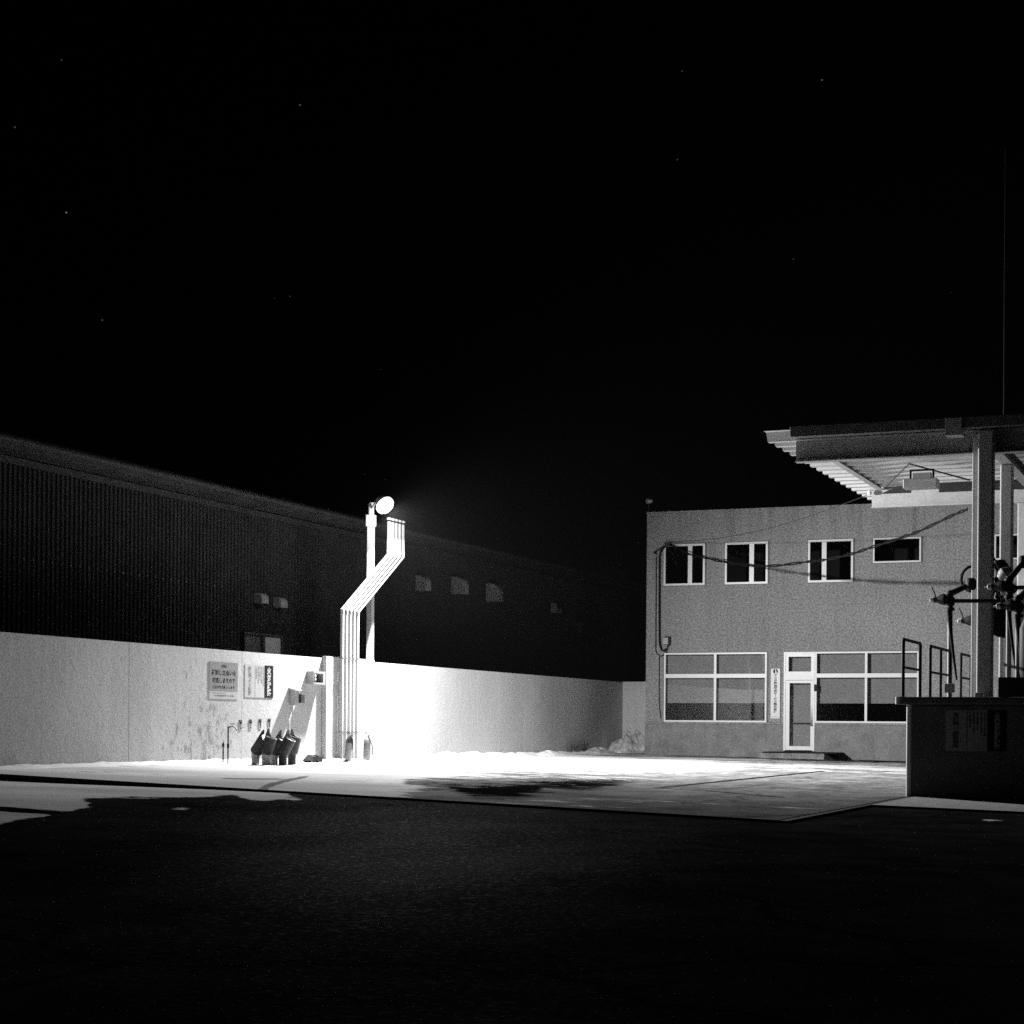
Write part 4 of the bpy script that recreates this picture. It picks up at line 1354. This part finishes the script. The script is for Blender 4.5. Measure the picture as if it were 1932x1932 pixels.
# tie rods and the service light under the roof
def ct(x, y_, t): u_, z_ = on_t(x, y_, t); return (u_, t, z_)
MB().tube([ct(1715, 875, 13), ct(1830, 906, 13)], .016, 8).tube([ct(1715, 875, 13), ct(1668, 922, 15.5)], .012, 8).build('tie_rod', M['steel_dark'], cn)
lf = thing('service_light', 'unlit box floodlight hung by a bracket under the canopy', 'floodlight', ct(1738, 913, 12.8))
a0, a1 = ct(1706, 913, 12.8), ct(1770, 913, 12.8)
zt_, zb_ = ct(1738, 904, 12.8)[2], ct(1738, 922, 12.8)[2]
MB().box(a0[0], a1[0], 12.65, 13.0, zb_, zt_).build('housing', M['steel_grey'], lf, bevel=.02)
b0, b1 = ct(1716, 900, 12.8)[0], ct(1762, 900, 12.8)[0]; zz = ct(1738, 888, 12.8)[2]
MB().box(b0, b0 + .03, 12.8, 12.86, zt_, zz).box(b1 - .03, b1, 12.8, 12.86, zt_, zz).box(b0, b1, 12.8, 12.86, zz, zz + .03).build('bracket', M['black'], lf)
MB().box(b0 + .05, b1 - .05, 12.78, 12.9, zt_ + .01, zz - .04).build('ballast_box', M['steel_grey'], lf, bevel=.01)

pu0, pz0 = on_t(1772, 925, 16.2)
MB().box(pu0, CR, 16.15, 16.25, RZ - .2, RZ - .01).build('purlin', M['steel_dark'], cn)  # dark steel stands in for a secondary beam lying in shade
pu1 = on_t(1660, 925, 16.2)[0]
MB().prism([(pu1, RZ - .17), (pu1 + .35, RZ - .03), (pu0 - .6, RZ - .03), (pu0 - .6, RZ - .17)], 1, 16.3, 16.36).build('stiffener_plate', M['steel_dark'], cn)
# overhead cables
far_u = on_t(1825, 961, FT)[0]
A = Vector(bt(1262, 1026)); Bp = Vector((far_u, FT, bz - .01))
pts_px = [(1262, 1026), (1298.6, 1044.8), (1325.4, 1050.9), (1369, 1060.6), (1414, 1066), (1461.5, 1067.4), (1527, 1059.4), (1558.7, 1055.7), (1608, 1044.6), (1647.7, 1031.5), (1699.7, 1014.5), (1736, 1001.5), (1793.5, 974), (1825, 961)]
path = []
for i, (x, y_) in enumerate(pts_px):
    k_ = (x - 1262) / (1825 - 1262)
    # the cable hangs in the vertical plane through its two ends
    d = px_dir(x, y_)
    n_ = Vector(((Bp - A).y, -(Bp - A).x, 0))
    s = (A - Vector((CU, CT, CZ))).dot(n_) / d.dot(n_)
    path.append(Vector((CU, CT, CZ)) + d * s)
def smooth(P, m=6):
    out = []
    for i in range(len(P) - 1):
        p0, p1, p2, p3 = P[max(i - 1, 0)], P[i], P[i + 1], P[min(i + 2, len(P) - 1)]
        for j in range(m):
            t_ = j / m
            out.append(.5 * ((2 * p1) + (p2 - p0) * t_ + (2 * p0 - 5 * p1 + 4 * p2 - p3) * t_ ** 2 + (3 * p1 - p0 - 3 * p2 + p3) * t_ ** 3))
    return out + [P[-1]]
sp_path = smooth(path)
cbl = thing('overhead_cable', 'thick sagging twisted cable from office corner to the canopy', 'cable', tuple(A))
mb = MB()
for ph in (0, PI):
    q = [p_ + Vector((0, .02 * math.cos(i * .9 + ph), .024 * math.sin(i * .9 + ph))) for i, p_ in enumerate(sp_path)]
    mb.tube(q, .017, 8)
mb.build('cable', M['black'], cbl, smooth=True)
A2 = Vector(bt(1265, 1023)); B2 = Vector((on_t(1644, 931, FT)[0], FT, on_t(1644, 931, FT)[1]))
wr = thing('guy_wire', 'thin straight wire above the sagging cable to the canopy end', 'wire', tuple(A2))
MB().tube([A2 + (B2 - A2) * (i / 12) - Vector((0, 0, .25 * math.sin(PI * i / 12))) for i in range(13)], .007, 6).build('wire', M['steel_dark'], wr)
MB().lathe((B2.x - .02, FT - .1, B2.z), [(.03, -.05), (.05, 0), (.03, .05)], 12).build('insulator', M['white_metal'], wr, smooth=True)

# mast antenna
u_, z1_ = on_t(1893, 765, 12.0); _, z2_ = on_t(1893, 765, 12.0)
z3_ = on_t(1887, 280, 12.0)[1]
ms = thing('mast', 'very tall thin antenna mast rising behind the canopy roof', 'mast', (u_, 12, RZ + .1))
MB().tube([(u_, 12, RZ + .1), (u_ + .01, 12, z1_), (u_ + .0, 12, (z1_ + z3_) / 2), (u_, 12, z3_)], [.014, .010, .007, .004], 8).build('rod', M['steel_dark'], ms)
MB().box(u_ - .12, u_ + .12, 11.88, 12.12, RZ + .1, RZ + .35).build('base', M['steel_dark'], ms)

# ------------------------------------------------------------------ loading platform
pf = thing('loading_platform', 'raised concrete loading platform standing in shadow on the right', 'platform', (U_R, 4.2, 0))
MB().box(U_R, 24, 4.2, 13.5, -.3, PZ - .11).build('base', M['platform'], pf, bevel=.03, seg=2)
MB().box(U_R - .135, 24, 4.06, 13.6, PZ - .108, PZ).build('top_slab', M['platform'], pf, bevel=.025, seg=2)
for a_, b_, q_ in ((PG - .2, PZ - .112, 0), (PZ - .106, PZ - .002, -.135)):  # pale rounds added to imitate the lamp-lit chamfers of the platform corner
    MB().lathe((U_R + q_ + .032, 4.2 + (0 if q_ == 0 else -.14) + .032, a_), [(.045, 0), (.045, b_ - a_)], 20).build('lit_edge_strip', M['white_metal'], pf, smooth=True)
u0s = on_t(1784, 1380, 4.19)[0]; u1s = on_t(1899, 1380, 4.19)[0]
zs0, zs1 = on_t(1840, 1417, 4.19)[1], on_t(1840, 1340, 4.19)[1]
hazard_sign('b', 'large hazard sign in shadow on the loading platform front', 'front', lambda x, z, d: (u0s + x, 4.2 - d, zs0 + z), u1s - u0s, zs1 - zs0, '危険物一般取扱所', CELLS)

RU = U_R - .115


def railing(t0, t1, mids, label):
    r = thing('railing', label, 'railing', (RU, t0, PZ), 'black tube railings on the loading platform')
    zt_ = 2.46
    R = .024
    MB().tube([(RU, t0, PZ - .02), (RU, t0, zt_ - .04), (RU, t0 + .04, zt_), (RU, t1 - .04, zt_), (RU, t1, zt_ - .04), (RU, t1, PZ - .02)], R, 10).build('frame', M['steel_dark'], r, smooth=True)
    for m_ in mids: MB().tube([(RU, m_, PZ - .02), (RU, m_, zt_)], R, 10).build('post', M['steel_dark'], r, smooth=True)
    MB().tube([(RU, t0, PZ + .44), (RU, t1, PZ + .44)], R * .8, 10).build('mid_rail', M['steel_dark'], r, smooth=True)
    mb = MB()
    for m_ in [t0, t1] + mids: mb.box(RU - .04, RU + .04, m_ - .04, m_ + .04, PZ, PZ + .01)
    mb.build('foot_plate', M['steel_dark'], r)
railing(4.5, 5.9, [], 'nearest and tallest looking black railing loop, leftmost on the platform')
railing(6.8, 8.7, [7.8], 'second black railing with a middle post left of the column')
railing(9.9, 12.0, [11], 'far black railing partly hidden by the dark column')
# box on the railing
u_, t_ = RU + .05, 8.2
zb_ = on_t(1790, 1307, t_)[1]
jb = thing('control_box', 'small dark control box fixed near the second railing', 'box', (u_, t_, zb_))
uu = on_t(1782, 1300, t_)[0]
MB().box(uu, uu + .16, t_ - .06, t_ + .06, zb_, zb_ + .15).build('casing', M['steel_grey'], jb, bevel=.012)
MB().tube([(uu + .08, t_, zb_), (uu + .08, t_, PZ)], .02, 8).build('stem', M['steel_dark'], jb)


# loading arms: riser, swivel, boom, valve with lever, drop hose
def loading_arm(px_, t0, ytop, label, flip=1, boom_to=None, reach=.26):
    u0 = on_t(px_, 1200, t0)[0]
    zt_ = on_t(px_, ytop, t0)[1]
    r = thing('fuel_loading_arm', label, 'loading arm', (u0, t0, PZ), 'fuel loading arms on the platform')
    MB().lathe((u0, t0, PZ - .01), [(.09, 0), (.09, .015), (.042, .02), (.042, zt_ - PZ - .1)], 16).build('riser', M['beam'], r, smooth=True)
    mb = MB()
    for i, z_ in enumerate((0, -.09, -.18, -.27)):
        mb.lathe((u0, t0, zt_ + z_), [(.05, -.04), (.075, -.03), (.075, .0), (.05, .02)], 16)
    mb.lathe((u0, t0, zt_ - .3), [(.05, 0), (.05, .34)], 14)
    mb.build('swivel', M['dark_box'], r, smooth=True)
    e = Vector(boom_to) if boom_to else Vector((u0 + .8, t0 + .3, zt_ + .35))
    s_ = Vector((u0, t0, zt_ - .02))
    MB().tube([s_, s_ + (e - s_) * .5, e], [.052, .048, .042], 12).build('boom', M['steel_dark'], r, smooth=True)
    MB().tube([s_ + Vector((0, 0, -.12)), s_ + Vector((.7, .05, -.13)), s_ + Vector((1.2, .1, -.14))], .034, 10).build('feed_pipe', M['steel_dark'], r, smooth=True)
    v = s_ + Vector((-reach * flip, 0, -.1))
    vm = MB().lathe(v, [(.045, -.01), (.05, .04), (.085, .10), (.10, .16), (.07, .2), (.055, reach)], 14, (flip, 0, .05)).build('valve', M['dark_box'], r, smooth=True)
    MB().lathe(v, [(.012, -.13), (.018, -.08), (.045, -.07), (.05, -.012)], 14, (flip, 0, .05)).build('nozzle_tip', M['white_metal'], vm, smooth=True)
    MB().tube([v + Vector((.02 * flip, 0, .03)), v + Vector((0, -.02, .12)), v + Vector((-.05 * flip, -.02, .22))], .01, 8).build('lever', M['black'], vm, smooth=True)
    hp = [s_ + Vector((-.01, -.05, -.28)), s_ + Vector((.02, -.08, -.6)), s_ + Vector((.07, -.1, -1.0)), s_ + Vector((.13, -.1, -1.45))]
    hq = smooth(hp, 4)
    MB().tube(hq, [.042 - .026 * i_ / (len(hq) - 1) for i_ in range(len(hq))], 10).build('drop_hose', M['black'], r, smooth=True)
    MB().lathe(e + Vector((0, 0, -.1)), [(.06, 0), (.09, .04), (.09, .16), (.06, .2)], 14).build('counterweight', M['dark_box'], r, smooth=True)
    return r
u_, z_ = on_t(1832, 1102, 9.0)
loading_arm(1792.5, 8.9, 1118, 'leftmost loading arm with raised lever and boom reaching to the column', boom_to=(u_, 9.0, z_))
u_, z_ = on_t(1900, 1120, 8.4)
loading_arm(1856, 10.3, 1158, 'loading arm hidden mostly behind the dark column', boom_to=(on_t(1885, 1085, 10)[0], 10, on_t(1885, 1085, 10)[1]), reach=.37)
loading_arm(1903, 7.6, 1092, 'dark loading arm right of the column with tangled valves', boom_to=(on_t(1932, 1060, 8)[0], 8, on_t(1932, 1060, 8)[1]))
loading_arm(1921, 7.0, 1128, 'rightmost loading arm at the picture edge', boom_to=(on_t(1950, 1100, 7)[0], 7, on_t(1950, 1100, 7)[1]))
# loop hose left of the column
c = Vector(ct(1836, 1092, 9.9))
hh = thing('hose_loop', 'small hanging loop of dark hose left of the column', 'hose', tuple(c))
MB().tube([c + Vector((.2 * math.cos(a / 14 * PI * 1.6 + .3), 0, .22 * math.sin(a / 14 * PI * 1.6 + .3))) for a in range(15)], .025, 8).build('hose', M['black'], hh, smooth=True)
# hose reel and tall tank crowding the right edge
q = Vector(ct(1894, 1168, 9.9))
hr = thing('hose_reel', 'round dark hose reel just right of the main column', 'hose reel', tuple(q))
MB().lathe(q + Vector((0, -.12, 0)), [(.30, 0), (.32, .02), (.32, .22), (.30, .24)], 26, (0, 1, 0)).build('drum', M['dark_box'], hr, smooth=True)
MB().tube([q + Vector((.05, 0, 0)), q + Vector((.05, .05, -(q.z - PZ)))], .05, 10).build('stand', M['steel_dark'], hr)
a_ = on_t(1908, 1200, 8.3)[0]
zt1 = on_t(1915, 1118, 8.3)[1]
tk = thing('storage_tank', 'tall dark vertical tank filling the right picture edge', 'tank', (a_ + .35, 8.3, PZ))
MB().lathe((a_ + .36, 8.3, PZ), [(.36, 0), (.36, zt1 - PZ - .15), (.28, zt1 - PZ - .04), (.1, zt1 - PZ)], 30).build('shell', M['steel_dark'], tk, smooth=True)
MB().lathe((a_ + .3, 8.3, zt1 - .02), [(.07, 0), (.11, .02), (.11, .05), (.06, .07), (.06, .16), (.12, .2), (.10, .25)], 18).build('filler_neck', M['galv'], tk, smooth=True)
for k_, (x_, y_) in enumerate(((1896, 1083), (1903, 1112), (1889, 1068))):
    q = Vector(ct(x_, y_, 8.9 + .3 * k_))
    w_ = thing('valve_wheel', ['valve with dark body and pale nozzle right of the column, middle', 'lowest small valve against the tank', 'highest small grey valve beside the column'][k_], 'valve', tuple(q), 'pipe valves above the hose reel')
    MB().lathe(q, [(.05, -.12), (.10, -.06), (.12, 0), (.08, .09), (.04, .14)], 14, (.8, .1, .6 - .5 * k_)).build('body', M['dark_box'] if k_ else M['steel_grey'], w_, smooth=True)
    MB().tube([q + Vector((-.05, 0, .02)), q + Vector((-.13, -.02, .16)), q + Vector((-.15, -.02, .24))], .014, 8).build('lever', M['black'], w_, smooth=True)
    MB().lathe(q + Vector((-.06, -.03, .0)), [(.035, -.05), (.05, 0), (.03, .05)], 12, (1, 0, .3)).build('nozzle_tip', M['white_metal'], w_, smooth=True)
ph = thing('manifold_pipes', 'dark crossing pipes running right of the column to the tank', 'pipes', ct(1890, 1137, 9.2))
MB().tube([ct(1874, 1135, 9.6), ct(1890, 1137, 9.4), ct(1935, 1131, 8.8)], .05, 10).build('lower_pipe', M['steel_dark'], ph)
MB().tube([ct(1880, 1126, 9.6), ct(1910, 1127, 9.2)], .03, 10).build('upper_pipe', M['steel_dark'], ph)
MB().tube([ct(1908, 1104, 9.2), ct(1900, 1124, 9.3), ct(1893, 1135, 9.4)], .03, 10).build('slanted_pipe', M['steel_grey'], ph)
MB().tube([ct(1880, 1090, 9.6), ct(1886, 1145, 9.5), ct(1884, 1170, 9.5)], .04, 10).build('bent_pipe', M['steel_dark'], ph)
# meter cabinet at the right edge
a_, b_ = on_t(1898, 1200, 6.6)[0], on_t(1990, 1200, 6.6)[0]
zc1 = on_t(1900, 1278, 6.6)[1]
mc = thing('meter_cabinet', 'black metering cabinet standing on the platform at right edge', 'cabinet', (a_, 6.6, PZ))
MB().box(a_ - .1, b_, 6.5, 7.0, PZ, zc1).build('housing', M['steel_dark'], mc, bevel=.01)
for k_ in range(3):
    MB().lathe((a_ + .35 + .3 * k_, 6.7, zc1), [(.14, 0), (.16, .1), (.16, .75 + .12 * k_), (.10, .9 + .12 * k_), (.05, 1.2)], 18).build('meter_body', M['steel_dark'], mc, smooth=True)
cbx = on_t(1842, 1300, 9.2)[0]
MB().box(cbx, cbx + .1, 9.0, 9.25, PZ, PZ + .16).build('column_shoe', M['steel_grey'], cn, bevel=.01)

# ------------------------------------------------------------------ thin haze added to imitate the lamp's glare halo
hm = bpy.data.materials.new('added haze'); hm.use_nodes = True
hn = hm.node_tree.nodes; hn.clear()
ho = hn.new('ShaderNodeOutputMaterial'); pv = hn.new('ShaderNodeVolumePrincipled')
pv.inputs['Color'].default_value = (.95, .95, .95, 1); pv.inputs['Density'].default_value = HAZE; pv.inputs['Anisotropy'].default_value = 0
hm.node_tree.links.new(pv.outputs[0], ho.inputs['Volume'])
hz = MB().box(-410, 410, -310, 310, -12, 60).build('haze', hm)
tag(hz, 'faint added haze glowing round the lit lamp', kind='stuff')
